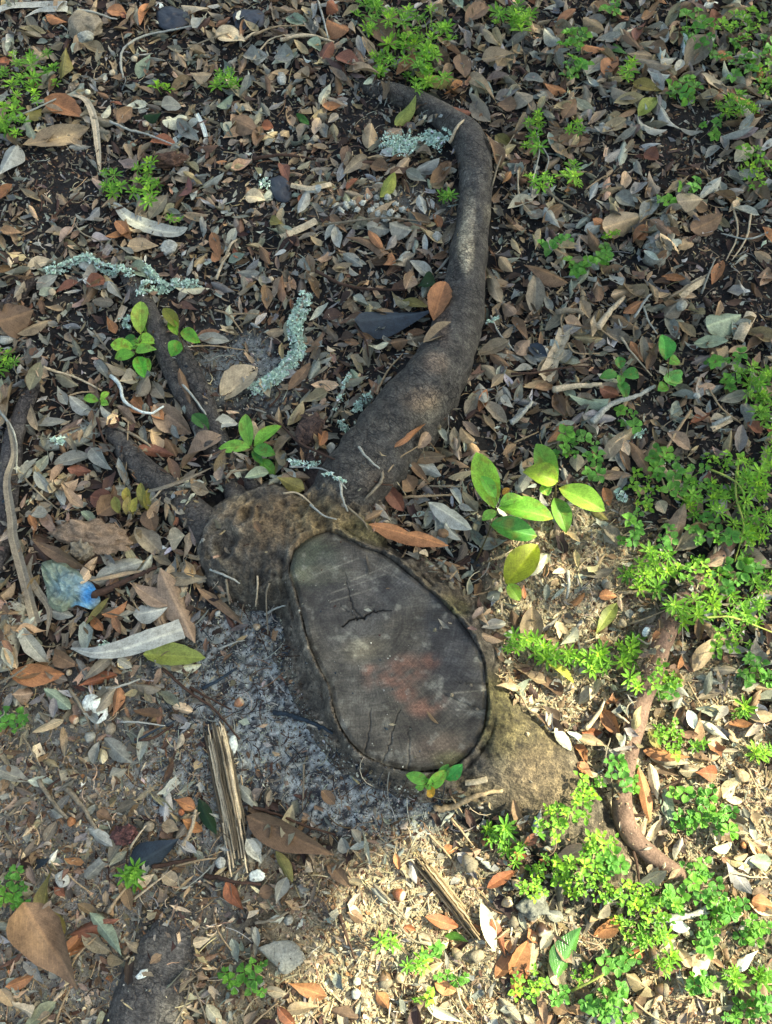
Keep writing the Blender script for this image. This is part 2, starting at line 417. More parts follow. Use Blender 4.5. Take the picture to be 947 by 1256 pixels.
def ico(sub):
    bm = bmesh.new(); bmesh.ops.create_icosphere(bm, subdivisions=sub, radius=1)
    V = np.array([v.co[:] for v in bm.verts]); F = np.array([[v.index for v in f.verts] for f in bm.faces]); bm.free()
    return V, F
ICO = {k: ico(k) for k in (1, 2, 3, 4)}
def rock(name, p, rx, ry, rz, th, col, mat, sub=3, amp=.25, f=1.3, seed=0, flatten=0., facet=False, parent=None):
    V, F = ICO[sub]; V = V.copy(); o = Vector((seed * 3.1, seed * 1.7, 0))
    d = np.array([mnoise.fractal(Vector(v) * f + o, 1.0, 2.0, 4) for v in V])
    V = V * (1 + amp * d)[:, None]
    if flatten: V[:, 2] = np.where(V[:, 2] > flatten, flatten + (V[:, 2] - flatten) * .2, V[:, 2])
    c, s = math.cos(th), math.sin(th)
    X = V[:, 0] * rx; Y = V[:, 1] * ry
    V = np.stack([X * c - Y * s, X * s + Y * c, V[:, 2] * rz], -1)
    cc = np.tile(col, (len(V), 1)) * (1 + .35 * d[:, None])
    raise_hg(p[0] + V[:, 0], p[1] + V[:, 1], p[2] + V[:, 2])
    return mk(name, V, F, np.clip(cc, 0, 1), mat, smooth=not facet, loc=p, parent=parent)

PAL = {'tan': (172, 146, 116), 'brown': (128, 100, 76), 'orange': (170, 116, 78), 'rust': (150, 92, 62), 'grey-brown': (140, 126, 108),
       'grey': (148, 144, 134), 'silver': (174, 170, 161), 'beige': (200, 178, 150), 'cream': (218, 206, 176), 'dark brown': (78, 58, 48),
       'maroon': (104, 66, 60), 'olive': (132, 120, 66), 'yellow-green': (172, 178, 92), 'green': (86, 134, 62), 'slate': (52, 62, 72),
       'pinkish': (158, 131, 109), 'grey-green': (150, 160, 136), 'white': (222, 224, 218), 'reddish': (136, 88, 68), 'dark green': (38, 72, 36)}
KA = .9
def pc(n, k=1.0): return lin(PAL[n], KA * k)

# ================================================================== GROUND
def gcol(u, v, x, y):
    hum = lin((38, 36, 36)); n = fbm(x * 45, y * 45, 4, 21)[..., None]; n2 = fbm(x * 160, y * 160, 2, 25)[..., None]
    c = hum * (.55 + .9 * n)
    a = zone_grey(u, v)[..., None]; c = c * (1 - a) + lin((122, 117, 112)) * (.4 + 1.2 * n) * a
    a = zone_tan(u, v)[..., None]; c = c * (1 - a) + lin((168, 152, 128)) * (.35 + 1.2 * n) * a
    a = zone_ash(u, v)[..., None]; fl = sstep(.40, .58, n2 * .6 + n * .4)
    c = c * (1 - a) + (lin((62, 62, 66)) * (1 - fl) + lin((172, 174, 174)) * fl) * a
    return np.clip(c, 0.008, .6)
ext = np.array([.06, .15, .3, .6, 1.2, 2.5, 5, 10, 20, 45, 100, 250])
xs = np.concatenate([GX0 - ext[::-1], gx, GX1 + ext]); ys = np.concatenate([GY0 - ext[::-1], gy, GY1 + ext])
XX, YY = np.meshgrid(xs, ys)
ZZ = np.zeros_like(XX); k = len(ext); ZZ[k:-k, k:-k] = ZF
uu, vv = proj(XX[k:-k, k:-k], YY[k:-k, k:-k], ZF)
cc = np.tile(lin((105, 92, 80)), (XX.size, 1)).reshape(*XX.shape, 3); cc[k:-k, k:-k] = gcol(uu, vv, XX[k:-k, k:-k], YY[k:-k, k:-k])
n0, n1 = XX.shape; i = np.arange(n0 - 1)[:, None] * n1 + np.arange(n1 - 1)[None]
F = np.stack([i, i + 1, i + n1 + 1, i + n1], -1).reshape(-1, 4)
tag(mk('ground', np.stack([XX, YY, ZZ], -1).reshape(-1, 3), F, cc.reshape(-1, 3), M_SOIL), kind='structure')

# ================================================================== STUMP
ZT = .085
OUT = [(359, 674), (372, 661), (394, 651), (411, 651), (445, 668), (472, 678), (499, 698), (526, 721), (547, 739), (567, 762), (584, 786),
       (594, 809), (598, 836), (599, 870), (594, 896), (581, 918), (560, 938), (530, 947), (500, 946), (468, 937), (438, 921), (418, 894), (408, 870), (403, 843),
       (391, 819), (378, 792), (369, 755), (361, 722), (354, 698)]
OW = catmull([unproj(u, v, ZT)[:2] for u, v in OUT + [OUT[0]]], 4)[:-1]
def sdf(x, y, P):
    d = np.full(x.shape, 1e9); n = len(P); ins = inpoly(x, y, P)
    for q in range(n):
        a = P[q]; b = P[(q + 1) % n]; e = b - a
        t = np.clip(((x - a[0]) * e[0] + (y - a[1]) * e[1]) / (e @ e), 0, 1)
        d = np.minimum(d, (x - a[0] - t * e[0]) ** 2 + (y - a[1] - t * e[1]) ** 2)
    return np.where(ins, -1, 1) * np.sqrt(d)
bs = .0025
a0 = unproj(225, 1150); a1 = unproj(850, 560)
bx = np.arange(a0[0] - .05, a1[0] + .02, bs); by = np.arange(a0[1], a1[1] + .02, bs)
BX, BY = np.meshgrid(bx, by)
BU, BV = proj(BX, BY, np.full_like(BX, .05))
wx = BX + .006 * (fbm(BX * 40, BY * 40, 3, 31) - .5) * 2; wy = BY + .006 * (fbm(BX * 40, BY * 40, 3, 33) - .5) * 2
D = sdf(wx, wy, OW); D0 = sdf(BX, BY, OW)
base = zb(BX, BY)
wfl = .045 + .02 * blob(BU, BV, 560, 740, 60, 60, .5) + .012 * (fbm(BX * 14, BY * 14, 2, 37) - .5) * 2
H = ZT * (1 - np.clip(D / wfl, 0, 1.6) ** .9)
def cap(p, q, rp, rq, hp, hq, pw=.6):
    A = unproj(*p, .03)[:2]; B = unproj(*q, .03)[:2]; e = B - A
    t = np.clip(((BX - A[0]) * e[0] + (BY - A[1]) * e[1]) / (e @ e), 0, 1)
    d = np.sqrt((wx - A[0] - t * e[0]) ** 2 + (wy - A[1] - t * e[1]) ** 2) / (rp + (rq - rp) * t)
    hh = hp + (hq - hp) * t
    return np.where(d < 1, hh * np.clip(1 - d * d, 0, 1) ** pw, -(d - 1) * .06)
def smax(a, b, k=.014):
    h = np.clip(.5 + .5 * (a - b) / k, 0, 1); return b * (1 - h) + a * h + k * h * (1 - h)
for q in (((330, 668), (395, 690), .105, .08, .080, .080), ((285, 650), (330, 640), .065, .085, .066, .072), ((272, 672), (290, 700), .045, .05, .07, .06),
          ((400, 640), (440, 640), .06, .06, .065, .06), ((300, 700), (335, 715), .055, .05, .05, .06),
          ((575, 880), (660, 955), .085, .088, .080, .062), ((660, 955), (735, 1050), .088, .06, .062, .035), ((735, 1050), (800, 1105), .06, .04, .04, .02),
          ((385, 655), (452, 575), .068, .064, .078, .088), ((540, 950), (610, 975), .035, .03, .04, .03), ((355, 800), (400, 890), .03, .03, .03, .025), ((520, 700), (600, 790), .03, .03, .04, .02)):
    H = smax(H, cap(*q), .026)
# keep the flare from rising over the saw cut
H = np.where(D0 < .012, np.minimum(H, ZT + .002 + .5 * np.clip(D0, 0, 1)), H)
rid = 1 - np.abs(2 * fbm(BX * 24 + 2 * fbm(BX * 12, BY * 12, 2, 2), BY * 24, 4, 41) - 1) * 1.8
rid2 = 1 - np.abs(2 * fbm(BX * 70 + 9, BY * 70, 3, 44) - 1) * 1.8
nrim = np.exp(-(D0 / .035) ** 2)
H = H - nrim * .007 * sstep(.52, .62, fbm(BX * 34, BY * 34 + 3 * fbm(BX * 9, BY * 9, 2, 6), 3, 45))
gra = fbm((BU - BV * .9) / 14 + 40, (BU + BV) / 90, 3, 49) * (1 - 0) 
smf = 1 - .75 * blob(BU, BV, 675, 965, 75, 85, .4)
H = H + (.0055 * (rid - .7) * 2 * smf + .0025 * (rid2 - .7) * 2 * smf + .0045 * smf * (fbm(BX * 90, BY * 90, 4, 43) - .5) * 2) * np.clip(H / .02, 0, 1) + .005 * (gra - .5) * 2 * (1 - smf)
def ring(cu, cv, r, deep, lip):
    global H
    c = unproj(cu, cv, .06); d = np.hypot(BX - c[0], (BY - c[1]) * .8) / r + .25 * (fbm(BX * 50, BY * 50, 3, 47) - .5)
    H = H - deep * np.exp(-(d / .7) ** 4) + lip * np.exp(-((d - 1) / .22) ** 2) + .004 * np.exp(-((d - .45) / .15) ** 2)
ring(272, 668, .032, .022, .012); ring(303, 637, .016, .011, .006); ring(365, 628, .012, .008, .003)
rim = np.exp(-((D0 - .0045) / .0038) ** 2) * .012 * (sstep(.35, .6, fbm(BX * 48, BY * 48, 3, 53)) * .7 - .15)
cracks = np.exp(-((D0 - .0115 - .004 * fbm(BX * 30, BY * 30, 2, 57)) / .0016) ** 2) * .007 * sstep(.45, .6, fbm(BX * 18, BY * 18, 2, 59))
H = H + rim - cracks
inside = D0 < -.0012 + .0034 * (fbm(BX * 34, BY * 34, 3, 61) - .3)
H = np.where(inside, ZT - .03, H)
HB = base * .6 + H
bn0, bn1 = BX.shape; i = np.arange(bn0 - 1)[:, None] * bn1 + np.arange(bn1 - 1)[None]
F = np.stack([i, i + 1, i + bn1 + 1, i + bn1], -1).reshape(-1, 4)
low = HB < base - .012
core = D0 < -.02
keep = ~(low.ravel()[F].all(1) | core.ravel()[F].all(1))
F = F[keep]; used = np.unique(F); remap = -np.ones(BX.size, int); remap[used] = np.arange(len(used))
bcol = np.tile(lin((102, 95, 86)), (BX.size, 1)).reshape(*BX.shape, 3)
def paint(c, u, v, spots):
    for cu, cv, ru, rv, rgb, k in spots:
        a = (blob(u, v, cu, cv, ru, rv, .45, .5) * k)[..., None]; c = c * (1 - a) + lin(rgb) * a
    return c
bcol = paint(bcol, BU, BV, ((340, 645, 75, 32, (132, 112, 86), .85), (400, 640, 45, 22, (118, 104, 76), .8), (270, 670, 35, 35, (112, 106, 98), .7),
    (455, 655, 30, 15, (104, 100, 64), .6), (310, 730, 60, 30, (84, 79, 68), .7), (560, 745, 18, 14, (112, 110, 62), .6), (540, 720, 40, 30, (96, 86, 70), .6), (610, 880, 32, 55, (104, 98, 64), .85),
    (650, 900, 45, 40, (104, 94, 66), .8), (670, 970, 60, 50, (112, 97, 76), .85), (740, 1060, 60, 50, (120, 105, 86), .85), (380, 820, 25, 90, (116, 108, 98), .8),
    (560, 970, 60, 25, (124, 112, 92), .6)))
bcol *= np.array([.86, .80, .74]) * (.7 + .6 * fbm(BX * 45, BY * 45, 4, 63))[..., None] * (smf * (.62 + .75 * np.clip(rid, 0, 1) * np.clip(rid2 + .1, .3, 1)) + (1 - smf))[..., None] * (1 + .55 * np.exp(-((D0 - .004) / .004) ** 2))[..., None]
st = thing('tree_stump', unproj(475, 800, 0)); sl_ = np.array(st.location)
tag(st, 'broad sawn tree stump with dark crosscut face and spreading roots', 'tree stump')
VB = np.stack([BX, BY, HB], -1).reshape(-1, 3)[used] - sl_
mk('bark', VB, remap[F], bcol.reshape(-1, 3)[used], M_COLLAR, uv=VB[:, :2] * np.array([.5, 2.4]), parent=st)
ok = ~inside; raise_hg(BX[ok], BY[ok], HB[ok]); raise_hg(BX[inside], BY[inside], np.full(inside.sum(), ZT))
# sawn face
fs = .0012
PI_ = unproj(439, 757, ZT)
fx = np.arange(OW[:, 0].min() - .01, OW[:, 0].max() + .01, fs); fy = np.arange(OW[:, 1].min() - .01, OW[:, 1].max() + .01, fs)
FX, FY = np.meshgrid(fx, fy); FD = sdf(FX, FY, OW)
FU, FV = proj(FX, FY, np.full_like(FX, ZT))
FZ = np.full_like(FX, ZT - .003) + .0012 * (fbm(FX * 12, FY * 12, 3, 71) - .5) * 2
ang = R(24); sx_ = FX * math.cos(ang) + FY * math.sin(ang); sy_ = -FX * math.sin(ang) + FY * math.cos(ang)
FZ += .0007 * (fbm(sx_ * 8, sy_ * 95, 2, 73) - .5) * 2
cr = np.zeros_like(FX)
def crack(pts, wd, dp):
    global cr
    P = catmull([unproj(u, v, ZT)[:2] for u, v in pts], 6)
    P = P + .0012 * RNG.normal(size=P.shape)
    for q in range(len(P) - 1):
        a = P[q]; e = P[q + 1] - a; t = np.clip(((FX - a[0]) * e[0] + (FY - a[1]) * e[1]) / (e @ e + 1e-12), 0, 1)
        dd = np.hypot(FX - a[0] - t * e[0], FY - a[1] - t * e[1]); wq = wd * (1 - .7 * q / len(P))
        cr = np.maximum(cr, np.exp(-(dd / wq) ** 2) * dp)
crack([(446, 758), (437, 750), (432, 738), (427, 722), (424, 705)], .0009, .003)
crack([(446, 758), (455, 750), (465, 749), (480, 748)], .0013, .006)
crack([(446, 758), (438, 758), (428, 761), (420, 768)], .0016, .008)
crack([(440, 757), (425, 748), (412, 735)], .0008, .002)
crack([(470, 935), (480, 905), (490, 870)], .0011, .003)
crack([(447, 922), (452, 900), (455, 870)], .0011, .003)
crack([(594, 870), (570, 862), (545, 850)], .0010, .0025)
crack([(500, 942), (502, 915), (503, 890)], .0010, .0025)
crack([(596, 838), (575, 838), (560, 835)], .0010, .0025)
FZ -= cr
FZ -= .004 * sstep(-.010, -.002, FD)
fn = fbm(FX * 22, FY * 22, 4, 75)
fcol = lin((72, 66, 58)) * (.5 + 1.05 * fn)[..., None]
fcol = paint(fcol, FU, FV, ((385, 690, 32, 26, (62, 70, 56), .6), (400, 705, 35, 10, (122, 116, 92), .6), (470, 700, 60, 40, (98, 90, 82), .5), (440, 830, 45, 65, (98, 92, 84), .5),
    (545, 918, 35, 20, (112, 94, 80), .6), (555, 932, 25, 12, (96, 92, 60), .6), (560, 790, 45, 55, (56, 55, 57), .7), (500, 725, 45, 30, (58, 58, 60), .6), (420, 745, 40, 50, (66, 63, 62), .5)))
rot = np.zeros_like(FU)
for cu_, cv_, ru_, rv_, k_ in ((480, 835, 24, 13, 1.), (500, 820, 22, 15, .9), (526, 811, 12, 9, 1.), (455, 822, 9, 7, 1.), (497, 850, 12, 9, 1.), (518, 868, 15, 10, .9), (537, 862, 10, 7, .7)):
    rot = np.maximum(rot, blob(FU, FV, cu_, cv_, ru_, rv_, .8, .5) * k_)
rot = (rot * sstep(.34, .62, .6 * fbm(FX * 55, FY * 55, 4, 87) + .4 * fbm(sx_ * 30, sy_ * 90, 2, 88) + .07) * .45)[..., None]
fcol = fcol * (1 - rot) + lin((138, 88, 68)) * rot
sp_ = sstep(.62, .8, fbm(FX * 60, FY * 60, 3, 90))[..., None] * .35; fcol = fcol * (1 - sp_) + lin((140, 134, 122)) * sp_
fcol *= (.7 + .6 * fbm(FX * 50, FY * 50, 2, 92))[..., None]
for (ua, va), (ub, vb) in (((400, 729), (472, 704)), ((405, 738), (455, 722)), ((385, 705), (440, 684)), ((430, 712), (480, 692)), ((455, 690), (500, 715)), ((560, 870), (594, 874)), ((555, 850), (596, 846))):
    A_ = unproj(ua, va, ZT)[:2]; B_ = unproj(ub, vb, ZT)[:2]; E_ = B_ - A_; t_ = np.clip(((FX - A_[0]) * E_[0] + (FY - A_[1]) * E_[1]) / (E_ @ E_), 0, 1)
    g_ = (np.exp(-(np.hypot(FX - A_[0] - t_ * E_[0], FY - A_[1] - t_ * E_[1]) / .0013) ** 2) * .5 * fbm(FX * 90, FY * 90, 2, 95))[..., None]; fcol = fcol * (1 - g_) + lin((158, 148, 132)) * g_
fcol *= (1 - .55 * np.clip(cr / .006, 0, 1))[..., None]
fcol *= (.9 + .2 * fbm(sx_ * 14, sy_ * 90, 2, 79))[..., None]
n0, n1 = FX.shape; i = np.arange(n0 - 1)[:, None] * n1 + np.arange(n1 - 1)[None]
F = np.stack([i, i + 1, i + n1 + 1, i + n1], -1).reshape(-1, 4)
kp = (FD < -.0012 - .0045 * (fbm(FX * 28, FY * 28, 3, 77) - .38)).ravel()[F].all(1); F = F[kp]; used = np.unique(F); remap = -np.ones(FX.size, int); remap[used] = np.arange(len(used))
VF_ = np.stack([FX, FY, FZ], -1).reshape(-1, 3)[used] - PI_
mk('cut_face', VF_, remap[F], fcol.reshape(-1, 3)[used], M_CUT, parent=st, loc=PI_ - sl_)

def root(name, pts, col, parent=None, lift=.35, ns=20, rough=.10, lump=.12, seed=0, spots=(), dig=True, seg=10, flat=1.0, freq=30., label=None, mat=None):
    """pts: (u, v, radius_px[, lift])"""
    P = []; rr = []
    for q in pts:
        u, v, r = q[:3]; lf = q[3] if len(q) > 3 else lift
        p = onbase(u, v); sc = np.linalg.norm(unproj(u + 1, v, p[2]) - unproj(u, v, p[2])); rw = r * sc
        b = onbase(u, v)[2]; p = unproj(u, v, b + rw * lf); P.append(p); rr.append(rw)
    C = catmull(np.c_[np.array(P), rr], seg); Pc, rc = C[:, :3], np.abs(C[:, 3]) + 1e-4
    base = lin(col)
    def cf(V):
        u, v = proj(V[:, 0], V[:, 1], V[:, 2]); c = np.tile(base, (len(V), 1)) * (.7 + .6 * fbm(V[:, 0] * 40, V[:, 1] * 40 + V[:, 2] * 30, 3, seed))[:, None]
        return paint(c, u, v, spots)
    lc = np.asarray(parent.location) if parent is not None else Pc[0]
    o = mk_tube(name, Pc, rc, cf, mat or M_BARK, ns, parent=parent, loc=lc, rough=rough, lump=lump, seed=seed, flat=flat, freq=freq)
    if parent is not None: o.location = (0, 0, 0)
    for t in np.linspace(-.95, .95, 9):
        T = np.gradient(Pc, axis=0)[:, :2]; T /= np.linalg.norm(T, axis=1, keepdims=True)
        raise_hg(Pc[:, 0] - T[:, 1] * rc * t, Pc[:, 1] + T[:, 0] * rc * t, Pc[:, 2] + rc * math.sqrt(1 - t * t))
    return o
root('root', [(412, 628, 36, .3), (425, 608, 42, .38), (445, 580, 46, .4), (478, 540, 46, .4), (514, 492, 41, .45), (543, 448, 33, .6), (561, 400, 28, .6), (571, 345, 24, .6), (578, 290, 22, .6),
    (584, 240, 20, .6), (583, 205, 20, .6), (574, 172, 21, .5), (548, 148, 17, .4), (520, 130, 15, .3), (490, 119, 14, .2), (462, 111, 12, .1), (438, 104, 9, -.4)], (80, 75, 69), st, ns=40, rough=.09, lump=.12, seed=3, seg=18, freq=34,
    spots=((572, 300, 8, 42, (176, 160, 136), .95), (577, 262, 7, 20, (170, 154, 132), .8), (543, 385, 8, 34, (122, 90, 68), .4), (520, 490, 22, 16, (140, 118, 98), .7), (535, 445, 14, 12, (138, 116, 98), .6), (575, 215, 14, 8, (112, 106, 100), .6), (460, 590, 20, 14, (92, 80, 70), .6)))
root('root', [(262, 655, 21, .8), (238, 630, 20, .8), (205, 602, 17, .9), (175, 575, 15, .9), (150, 545, 13, .8), (126, 508, 11, .1)], (80, 74, 69), st, seed=11)
root('root', [(300, 625, 16, .7), (283, 595, 12, 1.), (262, 555, 11, 1.), (240, 515, 10, 1.1), (222, 480, 10, 1.1), (205, 440, 11, 1.), (190, 400, 12, 1.), (172, 365, 11, .9), (155, 335, 9, 0)], (80, 74, 69), st, seed=14)
root('root', [(330, 625, 14, .5), (308, 592, 11, 1.), (280, 560, 10, 1.), (262, 520, 11, 1.), (245, 480, 12, 1.), (222, 435, 12, .9), (203, 410, 10, .7)], (80, 74, 69), st, seed=17)
root('root', [(405, 615, 22, .3), (388, 575, 20, .4), (380, 540, 17, .4), (384, 512, 13, .1)], (70, 56, 50), st, seed=21)
root('root', [(348, 790, 10, .2), (372, 830, 12, .2), (395, 880, 12, .2), (430, 925, 12, .2), (480, 958, 12, .1), (530, 972, 10, 0), (575, 985, 9, -.2)], (78, 72, 66), st, seed=23, rough=.2)
root('root', [(505, 700, 14, .8), (540, 728, 14, .6), (575, 760, 12, .4), (600, 795, 10, .2), (615, 830, 8, 0)], (72, 62, 52), st, seed=25, rough=.2)
# free-standing runs of root and the fallen sticks lying about
def fr(name, pts, col, label, cat, **kw):
    o = root(name, pts, col, None, **kw); tag(o, label, cat); return o
fr('exposed_root', [(900, 655, 10, 0), (872, 695, 11, 1.2), (848, 722, 12, 1.6), (828, 750, 12, 1.8), (812, 785, 13, 1.9), (800, 822, 13, 1.9), (786, 862, 11.5, 2.2), (775, 905, 12, 2.2), (766, 950, 12, 2.2), (764, 990, 11.5, 2.3),
    (772, 1020, 11, 2.4), (797, 1047, 10.5, 2.4), (828, 1070, 10, 2.1), (860, 1092, 9, .5)], (112, 88, 76), 'snaking brown root arching out of the soil right of the stump', 'root', seed=31, ns=18, rough=.08, freq=50, mat=M_STONE)
fr('exposed_root', [(34, 425, 8, -.2), (42, 440, 9, .4), (50, 458, 9, .9), (38, 480, 9, .9), (28, 505, 10, .9), (18, 535, 11, .9), (12, 580, 12, .9), (6, 640, 12, .7), (-4, 700, 12, .2)], (82, 76, 74),
   'dark grey root running down the left edge past the brown leaves', 'root', seed=33, ns=16)
fr('exposed_root', [(255, 1095, 18, -.5), (235, 1120, 30, .05), (210, 1165, 40, .1), (190, 1215, 46, .1), (175, 1275, 52, .1)], (96, 90, 85), 'wide flat dark root emerging at the bottom edge of the photo', 'root', seed=35, ns=32, flat=.7, rough=.06)
fr('exposed_root', [(175, 1130, 8, .2), (205, 1115, 9, .3), (232, 1100, 9, .3), (250, 1090, 6, 0)], (84, 78, 72), 'thin grey rootlet crossing above the flat dark root', 'root', seed=36, ns=12)
fr('fallen_stick', [(-5, 396, 7, .8), (15, 372, 8, .9), (32, 350, 8, .9), (50, 338, 5, .9)], (74, 64, 60), 'dark straight stick slanting at the left edge above the large brown leaf', 'stick', seed=37, ns=10)
fr('fallen_stick', [(355, 1060, 7, .5), (372, 1080, 9, .6), (392, 1105, 9, .6), (415, 1132, 8, .5)], (92, 82, 76), 'stubby grey-brown stick below the big brown leaf on the ash', 'stick', seed=38, ns=12)
fr('fallen_log', [(2, 820, 15, .9), (8, 790, 17, .9), (16, 760, 16, .9), (24, 742, 13, .9)], (142, 136, 124), 'pale grey bark-covered stick end at the left edge', 'log', seed=39, ns=16, rough=.15, mat=M_STONE)
fr('fallen_log', [(50, 546, 7, .9), (70, 544, 8, .9), (95, 538, 9, .9), (118, 527, 8, .9)], (146, 144, 134), 'pale grey stick patched with mint lichen beside the dark left root', 'log', seed=40, ns=12, rough=.15, mat=M_STONE)
fr('fallen_log', [(803, 320, 14, .8), (808, 298, 15, .8), (816, 275, 12, .8), (824, 258, 8, .8)], (150, 145, 134), 'rough pale grey bark log among leaves in the upper right', 'log', seed=41, ns=16, rough=.22, freq=60, mat=M_STONE)
fr('fallen_stick', [(830, 296, 4, .9), (845, 294, 4, .9), (858, 294, 3.5, .9)], (142, 130, 118), 'short pale stick end beside the rough bark log', 'stick', seed=42, ns=10)
fr('fallen_stick', [(630, 40, 6, .6), (645, 48, 7, .6), (658, 56, 5, .6)], (112, 108, 102), 'grey stick fragment near the top, left of the small round weeds', 'stick', seed=43, ns=10)

# ================================================================== LOOSE LITTER (small bits, vectorised)
def scatter(n, fd, margin=.12):
    out = [[], []]; c = 0
    while c < n:
        x = RNG.uniform(GX0 + margin, GX1 - margin, n); y = RNG.uniform(GY0 + margin, GY1 - margin, n)
        u, v = proj(x, y, np.zeros(n)); k = RNG.random(n) < fd(u, v)
        # finer falloff outside the picture
        k &= (np.maximum(np.maximum(-u, u - IMG_W), np.maximum(-v, v - IMG_H)) < 140)
        out[0].append(x[k]); out[1].append(y[k]); c += k.sum()
    return np.concatenate(out[0])[:n], np.concatenate(out[1])[:n]
STP = [(255, 612), (320, 598), (385, 615), (420, 640), (470, 665), (520, 705), (570, 745), (605, 800), (612, 850), (705, 930), (745, 985), (790, 1062), (785, 1092), (735, 1082), (690, 1040), (640, 1005), (560, 970), (480, 965), (410, 915), (370, 850), (345, 760), (300, 742), (255, 715), (243, 660)]
MR = [(420, 612, 50), (460, 560, 50), (514, 492, 46), (543, 448, 40), (553, 424, 38), (560, 400, 36), (567, 365, 33), (572, 330, 30), (578, 300, 29), (581, 270, 28), (583, 240, 27), (582, 210, 26), (575, 180, 25), (558, 156, 23), (535, 138, 20), (510, 127, 18), (490, 119, 16), (530, 470, 42), (490, 525, 50), (440, 588, 50)]
def notstump(u, v, ex=0.):
    k = ~inpoly(u, v, STP)
    for a, b, r in MR: k &= ((u - a) ** 2 + (v - b) ** 2) > (r * .9 + ex) ** 2
    for a, b, r in ((210, 1165, 36), (190, 1215, 44), (180, 1250, 46)): k &= (np.hypot(u - a, v - b) > r) | (RNG.random(np.shape(u)) < .12)
    for P_ in ([(205, 602), (150, 545)], [(262, 555), (222, 480), (180, 380)], [(280, 560), (222, 435)], [(812, 785), (786, 862), (766, 950), (764, 990), (773, 1022), (798, 1048), (828, 1070), (850, 1085)], [(28, 505), (12, 580), (6, 640)]):
        for (ax, ay), (cx, cy) in zip(P_[:-1], P_[1:]):
            t = np.clip(((u - ax) * (cx - ax) + (v - ay) * (cy - ay)) / ((cx - ax) ** 2 + (cy - ay) ** 2), 0, 1)
            k &= (np.hypot(u - ax - t * (cx - ax), v - ay - t * (cy - ay)) > 14 + ex) | (RNG.random(np.shape(u)) < .10)
    return k
def cpal(n, names, wts, k=1.0, var=.18):
    names = list(names); q = RNG.choice(len(names), n, p=np.array(wts) / sum(wts))
    B = np.array([pc(a) for a in names])[q]
    return np.clip(B * k * np.exp(var * RNG.normal(size=(n, 1))) * (1 + .05 * RNG.normal(size=(n, 3))), .005, .8), q
# soil crumbs
def crumbs(n, fd, names, wts, smin, smax, nm, kk=1.0):
    V, F = np.array([(1, 0, 0), (0, 1, 0), (-1, 0, 0), (0, -1, 0), (0, 0, 1), (0, 0, -1.)]), np.array([(0, 1, 4), (1, 2, 4), (2, 3, 4), (3, 0, 4)])
    x, y = scatter(n, fd); u, v = proj(x, y, np.zeros(n)); k = notstump(u, v) | (RNG.random(n) < .03); x, y = x[k], y[k]; n = len(x)
    s = smin * (smax / smin) ** (RNG.random(n) ** 2.2)
    th = RNG.uniform(0, 6.28, n); c, _ = cpal(n, names, wts, kk, .3)
    J = V[None] * s[:, None, None] * RNG.uniform(.55, 1.3, (n, 6, 1)) * np.array([1, .8, .65])
    ca, sa = np.cos(th)[:, None], np.sin(th)[:, None]
    P = np.stack([J[..., 0] * ca - J[..., 1] * sa + x[:, None], J[..., 0] * sa + J[..., 1] * ca + y[:, None], J[..., 2] + (hg(x, y) + s * .2)[:, None]], -1)
    o = mk(nm, P.reshape(-1, 3), (F[None] + np.arange(n)[:, None, None] * 6).reshape(-1, 3), np.repeat(c, 6, 0), M_BITS, smooth=False)
    return o
fh = lambda u, v: np.clip(1 - zone_tan(u, v) - zone_ash(u, v) - zone_grey(u, v) * .6, .05, 1)
tag(crumbs(26000, fh, ('dark brown', 'grey-brown', 'slate', 'grey'), (5, 3, 1, 1.5), .0014, .006, 'soil_crumbs', .85), 'dark crumbs of humus lying all over the shaded litter floor', 'soil', kind='stuff')
tag(crumbs(42000, lambda u, v: np.maximum(zone_tan(u, v), zone_grey(u, v) * .3), ('tan', 'grey-brown', 'beige', 'brown', 'dark brown'), (4, 4, 3, 2, 1), .0012, .0055, 'soil_crumbs', .85), 'sandy tan crumbs on the bare sunlit soil below the stump', 'soil', kind='stuff')
tag(crumbs(30000, lambda u, v: np.maximum(zone_ash(u, v), .35 * zone_grey(u, v)), ('silver', 'grey', 'slate', 'grey-brown', 'dark brown'), (7, 4, 3, 1, 3), .0006, .0024, 'ash_crumbs', .85), 'pale and dark grey ashy crumbs left of the stump', 'ash', kind='stuff')
